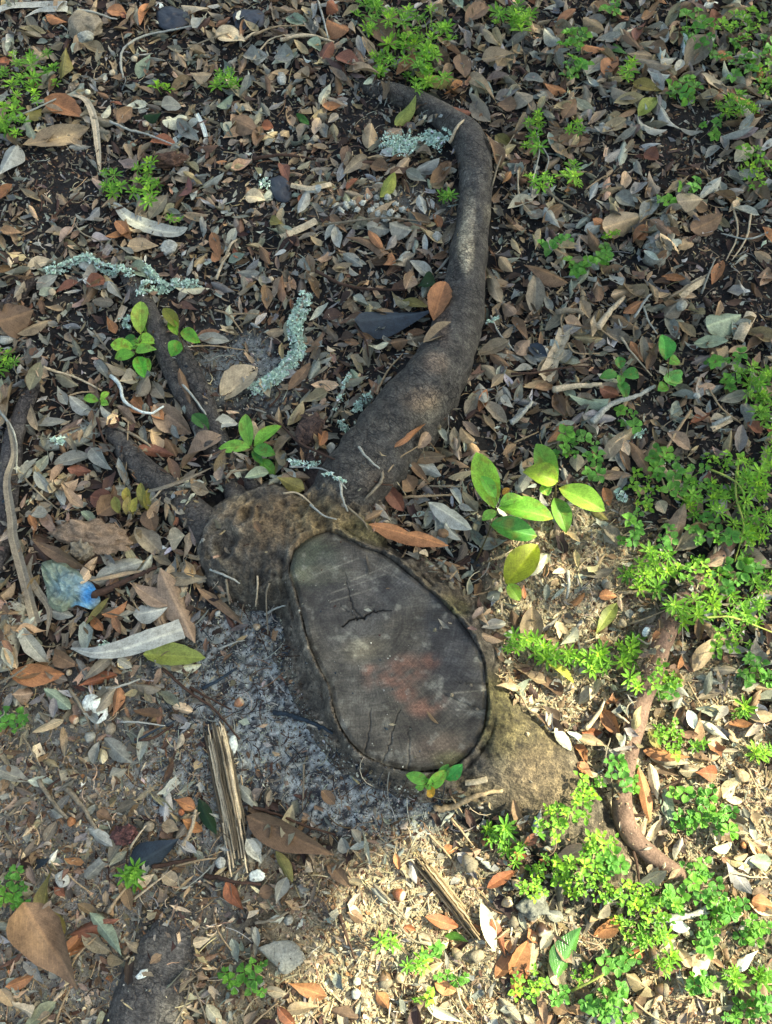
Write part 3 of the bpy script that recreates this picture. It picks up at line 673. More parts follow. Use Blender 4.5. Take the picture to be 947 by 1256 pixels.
# chips, shreds and leaf crumbs
CH = [leaf_tmpl(2, 1, 'chip' if s % 2 else 'lance', cup=c, bend=b, rag=.35, seed=s) for s, (c, b) in enumerate([(.3, .1), (-.3, -.1), (.1, .25), (-.1, -.2), (.4, 0.), (0, .05)])]
FRG = [leaf_tmpl(3, 2, sh, cup=c, bend=b, rag=.22, seed=s + 20, twist=t) for s, (sh, c, b, t) in enumerate([('chip', .3, .12, .3), ('oval', -.3, -.1, -.2), ('point', .2, .2, .5), ('obov', -.25, -.12, 0.), ('chip', .5, .1, .2), ('oval', .35, .1, .4)])]
def bits(n, fd, T, Lr, ar, names, wts, kk, nm, lab, batch=1500, jit=.25, upd=True, avoid=.02, var=.28, mat=None):
    x, y = scatter(n, fd); u, v = proj(x, y, np.zeros(n)); k = notstump(u, v) | (RNG.random(n) < avoid); x, y = x[k], y[k]; n = len(x)
    S = Soup(); L = Lr[0] * (Lr[1] / Lr[0]) ** (RNG.random(n) ** 1.6); W = L * RNG.uniform(ar[0], ar[1], n); th = RNG.uniform(0, 6.28, n)
    c, _ = cpal(n, names, wts, kk, var)
    for a in range(0, n, batch):
        sl = slice(a, min(a + batch, n)); z, sx, sy = drop(x[sl], y[sl], th[sl], L[sl], W[sl], jit, upd, .0008)
        m = len(z); q = RNG.integers(0, len(T), m)
        for t in range(len(T)):
            s2 = q == t
            if s2.any(): S.add(T[t], x[sl][s2], y[sl][s2], z[s2], th[sl][s2], sx[s2], sy[s2], L[sl][s2], W[sl][s2], c[sl][s2])
    return tag(S.build(nm, mat or M_BITS), lab, 'leaf litter', kind='stuff')
LM = ('grey-brown', 'grey', 'brown', 'dark brown', 'tan', 'silver')
bits(36000, lambda u, v: np.clip(1 - zone_tan(u, v) * .8 - zone_ash(u, v) * .8, .1, 1), CH, (.005, .022), (.16, .55), LM, (5, 5, 3, 4, 3, 1.6), .8, 'litter_shreds', 'dark shreds and crumbled bits of leaf covering the shaded floor')
bits(13000, lambda u, v: zone_tan(u, v) + zone_grey(u, v) * .7, CH, (.003, .017), (.14, .6), ('tan', 'beige', 'grey-brown', 'brown', 'grey', 'dark brown'), (3, 2, 3, 2, 2, 2), .9, 'litter_shreds', 'tan shreds and crumbs of leaf on the bare sunlit soil')
bits(3000, lambda u, v: zone_ash(u, v), CH, (.003, .010), (.12, .6), ('silver', 'grey', 'slate', 'dark brown', 'grey-brown'), (3, 3, 3, 4, 2), .85, 'litter_shreds', 'grey charred flakes scattered on the ashy patch')
# hair-thin straw, rootlets and stalks
def straws(n, fd, Lr, rad, names, wts, kk, nm, lab, arch=.15):
    x, y = scatter(n, fd); u, v = proj(x, y, np.zeros(n)); k = notstump(u, v); x, y = x[k], y[k]; n = len(x)
    L = Lr[0] * (Lr[1] / Lr[0]) ** RNG.random(n); th = RNG.uniform(0, 6.28, n); kappa = RNG.normal(size=n) * 1.2
    K = 6; t = np.linspace(-.5, .5, K); a = th[:, None] + kappa[:, None] * t
    dx = np.cumsum(np.cos(a), 1) / K * L[:, None]; dy = np.cumsum(np.sin(a), 1) / K * L[:, None]
    X = x[:, None] + dx - dx.mean(1, keepdims=True); Y = y[:, None] + dy - dy.mean(1, keepdims=True)
    Z = hg(X, Y); ln_ = Z[:, :1] + (Z[:, -1:] - Z[:, :1]) * (t + .5); Z = np.maximum(ln_, Z * .6 + ln_ * .4) + arch * L[:, None] * (.25 - t ** 2) * RNG.random((n, 1)) + .001
    r = rad * RNG.uniform(.6, 1.6, n)[:, None]; A = a + np.pi / 2; tp = r * (1 - .4 * (t + .5))
    V = np.stack([np.stack([X + np.cos(A) * tp, Y + np.sin(A) * tp, Z], -1), np.stack([X, Y, Z + tp * 1.5], -1), np.stack([X - np.cos(A) * tp, Y - np.sin(A) * tp, Z], -1)], 2)
    b = np.arange(K - 1)[:, None] * 3 + np.arange(2)[None]; F = np.stack([b, b + 1, b + 4, b + 3], -1).reshape(-1, 4)
    c, _ = cpal(n, names, wts, kk, .25)
    return tag(mk(nm, V.reshape(-1, 3), (F[None] + np.arange(n)[:, None, None] * K * 3).reshape(-1, 4), np.repeat(c, K * 3, 0), M_BITS), lab, 'leaf litter', kind='stuff')
straws(5600, lambda u, v: .6 + .4 * dens(u, v), (.015, .07), .0007, ('grey-brown', 'brown', 'dark brown', 'tan', 'silver', 'beige'), (3, 2, 3, 2, 1.2, 1), .9, 'dry_straw', 'thin dark rootlets and stalks threaded through the shaded litter')
straws(2700, lambda u, v: zone_tan(u, v) + .6 * zone_grey(u, v), (.012, .045), .0007, ('tan', 'beige', 'grey-brown', 'brown'), (3, 3, 2, 2), .95, 'dry_straw', 'pale rootlets and dry grass on the bare sunlit soil', .25)
straws(500, lambda u, v: zone_ash(u, v), (.015, .06), .0006, ('slate', 'dark brown', 'silver'), (3, 3, 2), .8, 'dry_straw', 'dark charred straws on the ashy patch')
SLV = [leaf_tmpl(4, 2, 'lance', cup=c, bend=b, rag=.12, seed=s + 40, twist=t) for s, (c, b, t) in enumerate([(.8, .06, .4), (-.8, -.05, -.3), (.5, .12, 0.), (-.6, .08, .5)])]
bits(4200, lambda u, v: .35 + .65 * dens(u, v), SLV, (.018, .05), (.10, .24), LM, (5, 4, 3, 3, 3, 2), .85, 'leaf_slivers', 'curled narrow slivers of dry leaf tangled through the litter', 700, .15, mat=M_DEAD)
bits(900, lambda u, v: zone_tan(u, v) + zone_grey(u, v), SLV, (.014, .04), (.10, .26), ('tan', 'beige', 'grey-brown', 'brown', 'grey'), (3, 3, 3, 2, 2), .95, 'leaf_slivers', 'dry curled slivers on the open soil', 700, .15, mat=M_DEAD)
# broken leaf pieces then whole leaves
FM = ('grey-brown', 'grey', 'brown', 'dark brown', 'tan', 'silver', 'reddish', 'pinkish')
bits(9500, lambda u, v: dens(u, v), FRG, (.012, .034), (.28, .65), FM, (6, 5, 2.5, 3.5, 3, 1.8, .15, .5), .84, 'leaf_fragments', 'broken pieces of grey-brown dead leaves carpeting the shaded floor', 900, .2, var=.4, mat=M_DEAD)
bits(700, lambda u, v: zone_tan(u, v) + zone_grey(u, v), FRG, (.008, .026), (.35, .8), ('tan', 'grey-brown', 'brown', 'beige', 'orange', 'grey'), (3, 3, 2, 2, 1, 2), .9, 'leaf_fragments', 'broken dry leaf pieces on the open soil', 300, .25, mat=M_DEAD)
LT = [leaf_tmpl(8, 4, sh, cup=c, bend=b, rag=.05, seed=s + 50, twist=t, curl=cu, notch=nn) for s, (sh, c, b, t, cu, nn) in enumerate([
    ('oval', .35, .06, .2, 0., 0.), ('oval', -.35, -.06, -.2, 0., .4), ('lance', .4, .08, .4, .1, 0.), ('obov', -.4, -.08, 0., -.1, 0.), ('oval', .25, .12, .3, 0., 0.),
    ('oval', .6, .03, .1, 0., .5), ('lance', -.55, -.1, -.3, 0., 0.), ('obov', .45, .1, -.5, .15, 0.), ('oval', -.2, .05, .6, .2, .3)])]
leaves_done = []
def whole(n, fd, Lr, ar, names, wts, kk, nm, lab, batch=250):
    x, y = scatter(n, fd); u, v = proj(x, y, np.zeros(n)); k = notstump(u, v, 8.) | (RNG.random(n) < .006); x, y = x[k], y[k]; n = len(x)
    S = Soup(); L = Lr[0] + (Lr[1] - Lr[0]) * RNG.beta(1.3, 1.9, n); W = L * RNG.uniform(ar[0], ar[1], n); th = RNG.uniform(0, 6.28, n)
    c, _ = cpal(n, names, wts, kk, .3)
    for a in range(0, n, batch):
        sl = slice(a, min(a + batch, n)); z, sx, sy = drop(x[sl], y[sl], th[sl], L[sl], W[sl], .07)
        q = RNG.integers(0, len(LT), len(z))
        for t in range(len(LT)):
            s2 = q == t
            if s2.any(): S.add(LT[t], x[sl][s2], y[sl][s2], z[s2] + .12 * W[sl][s2] * (LT[t][0][:, 2].min() < -.1), th[sl][s2], sx[s2], sy[s2], L[sl][s2], W[sl][s2], c[sl][s2])
    return tag(S.build(nm, M_DEAD), lab, 'leaf litter', kind='stuff')
whole(4600, lambda u, v: dens(u, v) ** 1.3, (.016, .058), (.28, .46), FM, (6.5, 5, 2.4, 2, 5, 1.6, .15, .7), .98, 'fallen_leaves', 'overlapping small grey and brown oak leaves too many to count')
whole(900, lambda u, v: np.where((u > 600) & (v < 480), 1., .35) * dens(u, v), (.042, .068), (.3, .45), ('tan', 'grey-brown', 'brown', 'grey', 'silver', 'orange'), (5, 4, 2.5, 3, 1.8, .5), 1.0, 'fallen_leaves', 'larger loose oak leaves layered over the shaded litter')
whole(130, lambda u, v: np.maximum(zone_tan(u, v), zone_grey(u, v)) * .6 + .05, (.02, .045), (.35, .5), ('tan', 'orange', 'beige', 'brown', 'grey'), (3, 1.5, 2, 2, 2), .95, 'fallen_leaves', 'scattered small dry leaves on the open soil')
#@@PART2
# ================================================================== NAMED LEAVES   region, x1, y1, x2, y2, width, colour (+ options)
LV = [s.split() for s in '''A 90 540 325 468 62 tan lance|A 245 185 232 305 50 olive|A 175 375 300 440 72 orange|A 68 535 12 662 66 silver point|A 590 450 695 445 48 cream notch|A 545 520 640 520 62 rust oval
A 665 745 688 640 38 maroon|A 465 900 575 890 52 tan|A 420 810 485 870 38 orange|A 775 860 805 947 42 orange|A 890 705 960 735 42 beige|A 540 790 610 715 46 grey-brown|A 820 485 868 440 26 cream|A 500 280 550 210 38 grey-green
A 530 438 600 442 32 dark_green|A 245 345 298 300 40 grey-brown|A 785 120 890 150 52 beige|A 390 40 458 52 36 orange|A 465 78 498 18 28 tan|A 700 275 770 300 45 tan|A 660 30 760 45 32 beige|A 165 65 240 65 26 orange|A 380 445 400 385 30 cream
A 885 215 950 235 50 grey|A 790 400 850 360 34 grey-green|A 815 290 900 380 30 beige|A 865 400 920 402 26 beige|A 590 400 660 380 40 grey|A 430 450 480 395 38 brown|A 650 430 720 520 44 grey|A 850 450 940 500 62 brown|A 100 440 155 405 50 olive|A 560 560 680 580 44 grey-brown
B 340 250 462 292 38 tan|B 430 460 420 558 55 tan|B 520 475 592 392 42 yellow-green|B 460 712 522 645 42 yellow-green|B 240 365 280 305 30 cream|B 255 390 322 390 24 orange|B 160 420 206 456 20 green|B 165 745 208 725 38 rust|B 95 590 135 658 36 reddish|B 60 800 110 815 30 olive
B 600 715 625 788 34 silver|B 495 830 575 852 66 grey|B 410 825 500 832 48 grey|B 655 785 680 832 34 orange|B 690 865 745 782 30 grey-brown|B 575 630 682 600 46 silver|B 830 205 950 205 44 tan|B 768 92 865 12 50 brown|B 668 128 710 198 42 tan|B 665 165 716 246 26 brown
B 778 268 892 378 36 tan|B 785 388 862 455 48 grey-brown|B 872 392 955 402 38 brown|B 880 490 942 528 34 olive|B 830 535 905 622 36 brown|B 580 285 750 300 46 olive|B 750 200 770 300 62 brown|B 405 60 512 165 64 brown|B 270 80 350 130 66 orange|B 268 28 312 42 40 rust|B 728 15 762 55 30 grey-green
B 255 215 290 165 40 reddish|B 300 208 395 238 56 reddish|B 335 175 345 215 30 beige|B 80 215 155 235 48 grey|B 120 60 195 80 30 grey-green|B 0 225 60 225 40 silver|B 420 560 330 640 34 grey-brown|B 430 610 490 630 42 brown|B 340 560 350 615 34 tan|B 340 690 380 650 30 rust|B 645 680 720 610 40 brown
B 720 400 790 420 40 reddish|B 155 260 210 290 55 tan oval|B 890 240 905 215 44 tan|B 200 165 250 190 36 grey-green|B 30 460 75 465 34 rust|B 590 560 650 570 38 grey-brown|B 540 480 480 510 46 pinkish|B 100 515 132 478 34 tan|B 170 540 190 455 32 grey-brown|B 200 700 170 790 34 silver|B 280 790 345 850 26 brown
C 128 515 288 515 46 brown|C 140 545 218 598 30 tan|C 190 428 238 362 48 brown|C 195 712 225 658 32 orange|C 463 418 532 358 46 yellow-green|C 530 412 612 488 30 silver|C 463 488 558 488 26 silver|C 330 282 386 200 52 orange|C 108 325 200 328 28 orange|C 240 182 338 192 36 orange|C 368 318 442 388 48 grey-brown
C 430 325 562 335 32 olive|C 368 168 416 216 30 green|C 418 200 512 212 32 tan|C 445 165 482 88 36 reddish|C 380 55 416 98 42 orange|C 170 88 230 38 42 orange|C 538 242 600 198 27 silver|C 590 278 626 213 30 silver|C 560 162 548 80 32 silver|C 620 140 632 206 26 white|C 630 242 702 158 76 grey-brown|C 490 265 572 292 32 silver
C 685 275 797 350 38 beige|C 738 210 812 222 32 orange|C 718 92 765 52 52 reddish|C 252 85 336 112 42 tan|C 118 118 178 160 38 grey|C 828 482 876 430 32 silver|C 750 520 860 520 36 grey|C 815 580 872 545 46 beige|C 578 768 705 708 58 grey-brown point|C 468 802 536 705 52 grey|C 378 714 448 758 42 grey|C 308 862 458 808 72 tan|C 465 870 498 832 34 orange|C 640 850 750 800 62 brown
C 583 930 662 885 34 tan|C 118 765 176 828 32 silver|C 288 805 352 832 30 orange|C 262 850 328 922 32 brown|C 20 345 68 405 60 grey-brown|C 652 72 728 68 22 tan|C 80 205 210 205 30 grey|C 48 278 140 310 26 grey|C 390 115 440 170 32 beige|C 410 130 440 120 26 cream|C 260 300 330 215 44 grey|C 570 120 590 150 28 brown|C 500 160 560 185 34 brown|C 60 700 -10 760 34 grey|C 490 605 540 615 22 tan|C 450 590 475 640 26 grey
C 480 560 530 590 40 reddish|C 610 480 690 485 26 grey|C 0 175 50 175 30 tan|C 290 40 385 65 34 brown|C 880 385 950 395 28 grey|C 440 230 580 260 38 grey-brown|C 470 190 400 120 30 brown|C 690 190 740 150 32 grey-green|C 770 180 720 215 34 grey-brown|C 90 370 150 310 30 grey|C 445 870 490 820 38 orange
D 800 532 936 418 88 beige oval|D 480 58 568 118 46 grey-green|D 5 272 132 228 100 brown|D 68 302 190 262 36 tan|D 390 238 418 292 34 orange|D -10 640 50 470 86 tan|D 480 530 545 592 58 orange|D 570 568 695 660 88 pinkish|D 540 655 595 650 46 tan|D 662 792 812 682 66 pinkish|D 778 655 870 620 42 silver|D 720 312 832 315 36 grey|D 640 142 762 140 26 cream|D 690 860 762 858 42 grey-brown
D 330 708 412 800 52 grey|D 200 772 332 740 46 grey|D 250 790 336 790 36 reddish|D 70 832 142 748 46 grey|D 435 750 466 852 30 grey|D 200 152 292 118 32 reddish|D 318 132 384 92 42 reddish|D 355 400 402 472 32 grey|D 380 408 472 452 38 tan|D 498 535 546 458 52 grey-brown|D 208 488 248 555 36 grey|D 430 552 503 630 32 pinkish|D 438 475 505 450 52 beige|D 550 470 600 540 48 grey-brown
D 660 430 690 560 30 brown|D 360 550 425 632 30 silver|D 505 720 640 745 38 reddish|D 510 625 545 700 34 grey|D 600 680 640 740 42 brown|D 120 400 160 340 28 grey|D 90 420 110 390 30 pinkish|D 650 180 680 130 26 grey|D 140 640 250 610 34 grey|D 260 540 350 600 50 silver|D 100 540 130 640 38 tan|D 330 880 420 910 66 reddish|D 250 870 290 830 36 pinkish|D 180 860 130 900 32 beige|D 700 590 760 640 46 green
D 340 180 420 195 36 grey-brown|D 400 120 450 180 36 grey|D 770 0 800 30 40 orange|D 860 75 947 80 28 grey|D 360 960 440 880 70 brown|D 545 560 600 610 40 orange|D 100 60 190 30 40 beige|D 130 130 210 85 36 grey
E 655 242 702 98 76 orange top|E 618 320 746 265 54 tan top|E 600 112 664 110 62 dark_green|E 530 182 642 208 36 olive|E 128 505 210 402 38 brown|E 195 370 255 305 32 brown|E 238 718 264 635 36 orange|E 95 830 192 868 50 olive|E 555 142 590 62 46 pinkish|E 568 38 656 82 40 silver|E 480 52 512 18 40 orange|E 470 858 552 945 50 reddish oval|E 590 790 686 802 50 silver
E 535 820 590 872 58 brown|E 512 782 622 680 20 orange|E 720 850 762 932 28 silver|E 755 642 798 712 42 tan|E 838 60 908 184 42 grey-brown|E 770 588 812 525 42 grey-brown|E 862 492 906 448 32 tan|E 895 530 950 560 28 silver|E 812 262 838 175 44 brown|E 500 342 562 322 42 brown|E 565 298 594 348 30 beige|E 420 350 495 345 26 cream|E 60 740 150 690 62 pinkish|E 630 300 560 330 40 grey-brown|E 50 300 120 290 32 tan
E 255 240 330 225 46 dark_brown|E 560 780 640 850 30 brown|E 0 630 20 700 36 beige|E 640 660 600 720 40 pinkish|E 820 480 840 560 50 grey|E 640 920 740 950 56 silver|E 890 20 947 60 34 tan|E 860 370 930 420 30 brown|E 170 20 210 70 28 grey|E 330 10 400 50 34 grey|E 270 345 300 365 24 beige|E 350 60 380 90 26 grey|E 900 180 947 250 40 pinkish
F 40 60 205 112 56 brown|F 82 232 84 80 62 grey-brown|F 298 202 320 82 50 brown|F 352 78 398 138 42 silver|F 408 218 478 184 34 orange|F 690 292 825 235 84 grey-green|F 662 322 782 335 38 grey-green|F 855 358 908 305 36 brown|F 728 114 768 28 38 orange|F 548 78 632 98 20 orange|F 888 98 950 75 36 pinkish|F 498 192 572 150 46 tan|F 560 232 622 178 60 grey-brown notch|F 720 382 778 345 50 tan
F 780 372 862 355 32 tan|F 10 232 46 172 32 brown|F 12 375 72 328 52 pinkish|F 120 472 192 290 50 beige chip|F 160 402 222 360 42 grey|F 82 500 164 480 26 brown|F 205 522 345 562 36 grey-green blade|F 490 422 532 330 32 brown|F 432 330 482 402 28 orange|F 465 312 498 408 30 grey-brown|F 133 694 192 625 38 orange|F 20 882 62 800 42 grey|F 645 636 718 582 34 rust|F 345 745 408 650 50 grey-brown
F 372 738 412 805 28 grey|F 390 722 432 790 28 brown|F 565 655 652 712 46 pinkish|F 720 614 762 592 28 beige|F 850 622 905 660 42 reddish|F 415 700 520 840 40 brown|F 240 740 235 800 50 beige|F 310 500 390 520 42 reddish|F 880 0 942 32 36 tan|F 0 440 80 420 36 grey|F 300 815 430 815 30 pinkish|F 330 855 360 920 34 orange|F 640 890 700 940 50 tan|F 530 905 560 947 40 beige|F 110 150 150 210 24 grey|F 250 180 280 250 36 tan|F 930 640 947 660 30 rust|F 780 440 840 430 46 grey
F 0 250 60 330 30 brown|F 60 340 130 380 46 slate|F 150 350 190 330 30 grey|F 330 290 430 330 36 grey-brown|F 840 550 880 600 44 grey
G 595 245 700 508 92 pinkish|G 478 288 612 372 66 pinkish|G 522 545 748 552 76 yellow-green|G 600 262 762 268 46 grey-brown point|G 718 298 886 418 36 brown|G 600 112 682 125 72 beige|G 490 72 575 165 72 grey-brown|G 115 130 345 250 52 brown|G 350 262 522 205 66 grey|G 378 412 466 356 42 orange|G 330 402 374 455 36 orange|G 108 450 186 590 56 grey|G 172 385 272 402 42 grey|G 190 540 292 582 62 brown
G 52 615 240 620 74 orange|G 295 652 435 612 44 rust|G 300 640 425 548 36 grey-brown|G 45 690 116 680 60 pinkish|G 160 668 262 745 50 grey-green|G 415 768 440 655 44 orange|G 378 848 498 942 60 grey|G 335 940 362 858 34 grey|G 228 800 258 925 26 tan|G 645 888 668 828 30 beige|G 488 402 612 370 66 silver|G 545 20 560 100 66 brown|G 250 480 275 415 24 tan|G 0 370 40 400 42 brown|G 120 50 180 30 46 grey|G 300 30 350 60 34 grey-green|G 240 170 290 190 30 grey-brown|G 430 560 480 590 40 grey|G 195 300 330 370 20 olive|G 320 440 400 340 36 olive
H 418 98 708 162 58 orange notch up|H 636 -5 795 88 66 silver|H 690 75 752 130 42 silver|H 575 60 620 100 26 tan|H 600 180 640 190 28 beige|H 640 200 780 225 22 brown|H 10 60 30 100 24 brown
I 332 58 386 142 52 grey-brown|I 66 508 70 370 78 tan oval|I 300 472 382 358 48 yellow-green|I 318 332 386 330 36 orange|I 370 302 405 250 28 tan|I 133 572 226 645 38 yellow-green|I 182 512 238 450 48 cream notch|I 568 165 622 0 56 pinkish|I 590 170 672 95 66 grey-brown|I 818 188 950 232 62 grey-brown point|I 665 602 736 480 58 tan|I 330 735 392 842 50 orange|I 255 822 332 828 38 rust|I 232 858 272 952 36 orange|I 152 808 212 892 38 cream|I 225 845 325 880 34 tan|I 470 812 545 892 42 olive
I 855 762 950 765 42 tan|I 855 745 912 670 30 brown|I 788 795 872 800 38 orange|I 785 810 822 862 28 tan|I 640 742 662 812 36 white|I 678 780 785 850 30 cream|I 480 895 645 915 44 orange|I 500 915 640 940 34 beige|I 280 0 345 60 30 olive|I 730 20 780 -10 50 grey|I 80 230 130 180 50 cream|I 345 565 420 600 32 brown|I 715 870 755 840 46 beige|I 620 540 600 600 30 orange|I 590 640 640 700 28 grey|I 660 905 720 930 30 brown|I 0 690 60 720 22 tan|I 0 380 20 440 30 brown
J 118 492 288 822 150 brown point up|J 160 542 186 382 48 olive|J 332 540 472 696 52 grey-green|J 258 625 442 562 54 reddish|J 635 130 712 165 46 orange|J 725 130 788 262 46 dark_green|J 822 430 882 538 50 rust|J 325 235 412 300 54 silver|J 588 222 662 242 46 tan|J 355 175 415 208 40 brown|J 165 285 216 205 34 grey-brown|J 28 812 132 775 44 orange|J 222 692 305 668 36 orange|J 698 655 762 640 38 beige|J 748 880 802 950 46 cream|J 0 820 52 882 44 tan|J 240 690 300 620 40 orange|J 195 540 240 620 36 olive|J 120 372 192 345 30 slate|J 55 870 130 900 40 beige chip|J 200 450 240 480 34 reddish|J 180 170 240 200 34 grey|J 0 20 110 70 60 grey|J 590 400 650 440 50 beige|J 460 640 520 690 36 grey-brown|J 900 270 945 370 46 silver|J 310 420 390 350 44 grey chip|J 500 440 560 400 38 beige
K -25 190 292 338 108 brown point|K 85 318 152 432 44 olive|K 80 512 128 408 48 grey|K 25 472 76 455 48 brown|K 270 362 356 448 48 brown|K 128 800 270 845 56 orange|K 42 830 126 832 38 beige|K 118 900 242 878 42 tan|K 92 880 155 950 42 rust|K 622 552 760 600 46 rust|K 694 622 788 634 32 green|K 822 508 880 678 50 cream|K 868 560 916 695 36 rust|K 878 780 950 682 58 orange|K 848 450 950 392 42 rust|K 455 830 496 890 44 orange|K 598 790 692 722 40 tan|K 662 800 738 832 50 orange|K 630 880 765 942 38 cream|K 690 315 742 312 34 orange|K 0 270 20 350 50 silver|K 600 620 650 660 34 beige|K 340 540 400 570 46 brown|K 250 100 300 150 40 brown|K 190 350 220 400 34 beige|K 320 270 350 330 44 grey|K 360 240 400 290 36 beige|K 430 450 490 510 30 grey|K 550 590 590 610 30 rust|K 835 300 855 265 26 orange
L 150 768 236 585 92 green gloss|L 65 752 80 598 44 tan|L -5 770 60 640 66 orange|L -10 690 -5 640 30 orange|L 12 852 55 680 54 rust|L 298 628 402 555 58 orange|L 410 682 498 690 34 rust|L 852 352 945 362 56 grey-green|L 815 752 885 675 40 white|L 668 32 752 42 56 rust|L 462 15 500 215 42 orange|L 498 0 532 130 34 beige|L 545 75 582 215 42 grey-green|L 500 0 605 48 28 brown|L 0 412 62 350 30 brown|L 48 302 102 240 36 reddish|L 528 700 592 640 56 beige|L 598 660 650 742 38 tan|L 648 775 712 700 46 cream|L 462 800 522 778 32 tan|L 868 500 950 520 56 orange|L 875 490 920 450 50 pinkish|L 722 312 802 290 42 cream|L 238 0 295 52 42 orange|L 148 882 202 900 50 brown|L 520 830 580 810 40 rust|L 10 330 60 340 38 rust|L 380 800 420 830 44 tan|L 225 820 290 840 50 brown|L 310 560 350 510 44 grey-brown|L 560 590 650 600 50 white|L 790 700 800 740 30 brown|L 100 340 130 370 36 rust|L 0 130 45 260 34 brown|L 130 530 190 570 40 grey|L 480 290 540 200 28 beige|L 800 350 860 330 26 tan|L 700 900 790 880 26 beige|L 800 220 860 260 34 beige|L 570 420 610 380 28 tan|L 440 280 480 200 26 pinkish'''.replace('\n', '|').split('|')]
def pxlen(u, v, du, dv, z): return np.linalg.norm(unproj(u + du / 2, v + dv / 2, z) - unproj(u - du / 2, v - dv / 2, z))
DEADN = [0]
def named_leaf(u1, v1, u2, v2, wpx, cn, shape='oval', notch=0, gloss=False, name='dead_leaf', lift=0.0, cup=None, bend=None, auto=True, mat=None, curl=0., damp=1.0):
    z0 = onground((u1 + u2) / 2, (v1 + v2) / 2)[2]
    a = unproj(u1, v1, z0); b = unproj(u2, v2, z0); m = (a + b) / 2
    L = float(np.linalg.norm(b - a)); th = math.atan2(b[1] - a[1], b[0] - a[0])
    dl = math.hypot(u2 - u1, v2 - v1); W = pxlen((u1 + u2) / 2, (v1 + v2) / 2, -(v2 - v1) / dl * wpx, (u2 - u1) / dl * wpx, z0)
    z, sx, sy = drop(np.array([m[0]]), np.array([m[1]]), np.array([th]), np.array([L]), np.array([W]), .05, True, .002)
    sx, sy = sx * damp, sy * damp
    if damp < .3:
        hh_ = hg(m[0] + FP[:, 0] * L * math.cos(th) - FP[:, 1] * W * math.sin(th), m[1] + FP[:, 0] * L * math.sin(th) + FP[:, 1] * W * math.cos(th))
        zz_ = float(hh_.max()) + .001; m = unproj((u1 + u2) / 2, (v1 + v2) / 2, zz_); z = np.array([zz_]); k_ = (CAM_H - zz_) / (CAM_H - z0); L *= k_; W *= k_
    sd = int(RNG.integers(1e6)); cu = RNG.choice([-.32, -.2, .22, .35, .15]) if cup is None else cup
    bd = RNG.choice([-.05, -.02, .04, .07]) if bend is None else bend
    V, F, UV = leaf_tmpl(12, 6, shape, cup=cu, bend=bd, twist=RNG.normal() * .25, rag=.03 + .02 * RNG.random(), seed=sd, curl=curl, notch=notch)
    P = np.stack([V[:, 0] * L, V[:, 1] * W, V[:, 2] * W + V[:, 3] * L], -1)
    if cu < 0: P[:, 2] += -cu * W * .45
    if bd < 0: P[:, 2] += -bd * L * .6
    P = P @ frames(np.array([th]), sx, sy)[0].T
    c = pc(cn.replace('_', ' '), .98) * math.exp(.1 * RNG.normal())
    g = 1 + .22 * (fbm(V[:, 0] * 5 + sd % 97, V[:, 1] * 4, 3, sd % 1000) - .5)[:, None] * 2
    edge = 1 - .22 * (np.abs(V[:, 1]) > .33)[:, None] * RNG.random()
    m_ = mat or (M_GLOSS if gloss else (M_GREEN if 'green' in cn and cn not in ('grey-green',) else M_DEAD))
    o = mk(name, P, F, np.clip(c * g * edge, .004, .85), m_, UV, loc=(m[0], m[1], float(z[0]) + lift))
    DEADN[0] += 1
    if auto:
        o['category'] = 'leaf'
        sz = 'large' if L > .075 else ('small' if L < .042 else '')
        sh = {'lance': 'narrow', 'point': 'pointed', 'chip': 'square-ended', 'blade': 'long narrow'}.get(shape, 'narrow' if W / L < .36 else ('broad' if W / L > .62 else ''))
        AUTO.append((o, (u1 + u2) / 2, (v1 + v2) / 2, [x for x in (sz, sh) if x], cn.replace('_', ' '), 'dead leaf' if 'green' not in cn or cn == 'grey-green' else 'fallen leaf',
                     'fallen leaves lying on the ground'))
    return o
LV = sorted([q for q in LV if len(q) >= 7], key=lambda q: math.hypot(float(q[3]) - float(q[1]), float(q[4]) - float(q[2])) * float(q[5]))
for q in LV:
    if len(q) < 7: continue
    k = q[0]; x1, y1, x2, y2, w_ = map(float, q[1:6]); s = REG[k][2] if len(REG[k]) > 2 else .3379
    u1, v1 = rg(k, x1, y1); u2, v2 = rg(k, x2, y2); op = q[7:]
    sh = next((a for a in op if a in ('oval', 'lance', 'point', 'blade', 'chip')), None) or ['oval', 'lance', 'obov', 'oval', 'point'][int(RNG.integers(5))]
    named_leaf(u1, v1, u2, v2, w_ * s * 1.08, q[6], sh, .5 if 'notch' in op else 0, 'gloss' in op, lift=.010 if 'up' in op else 0., damp=.2 if 'top' in op else (.35 if 'up' in op else 1.))

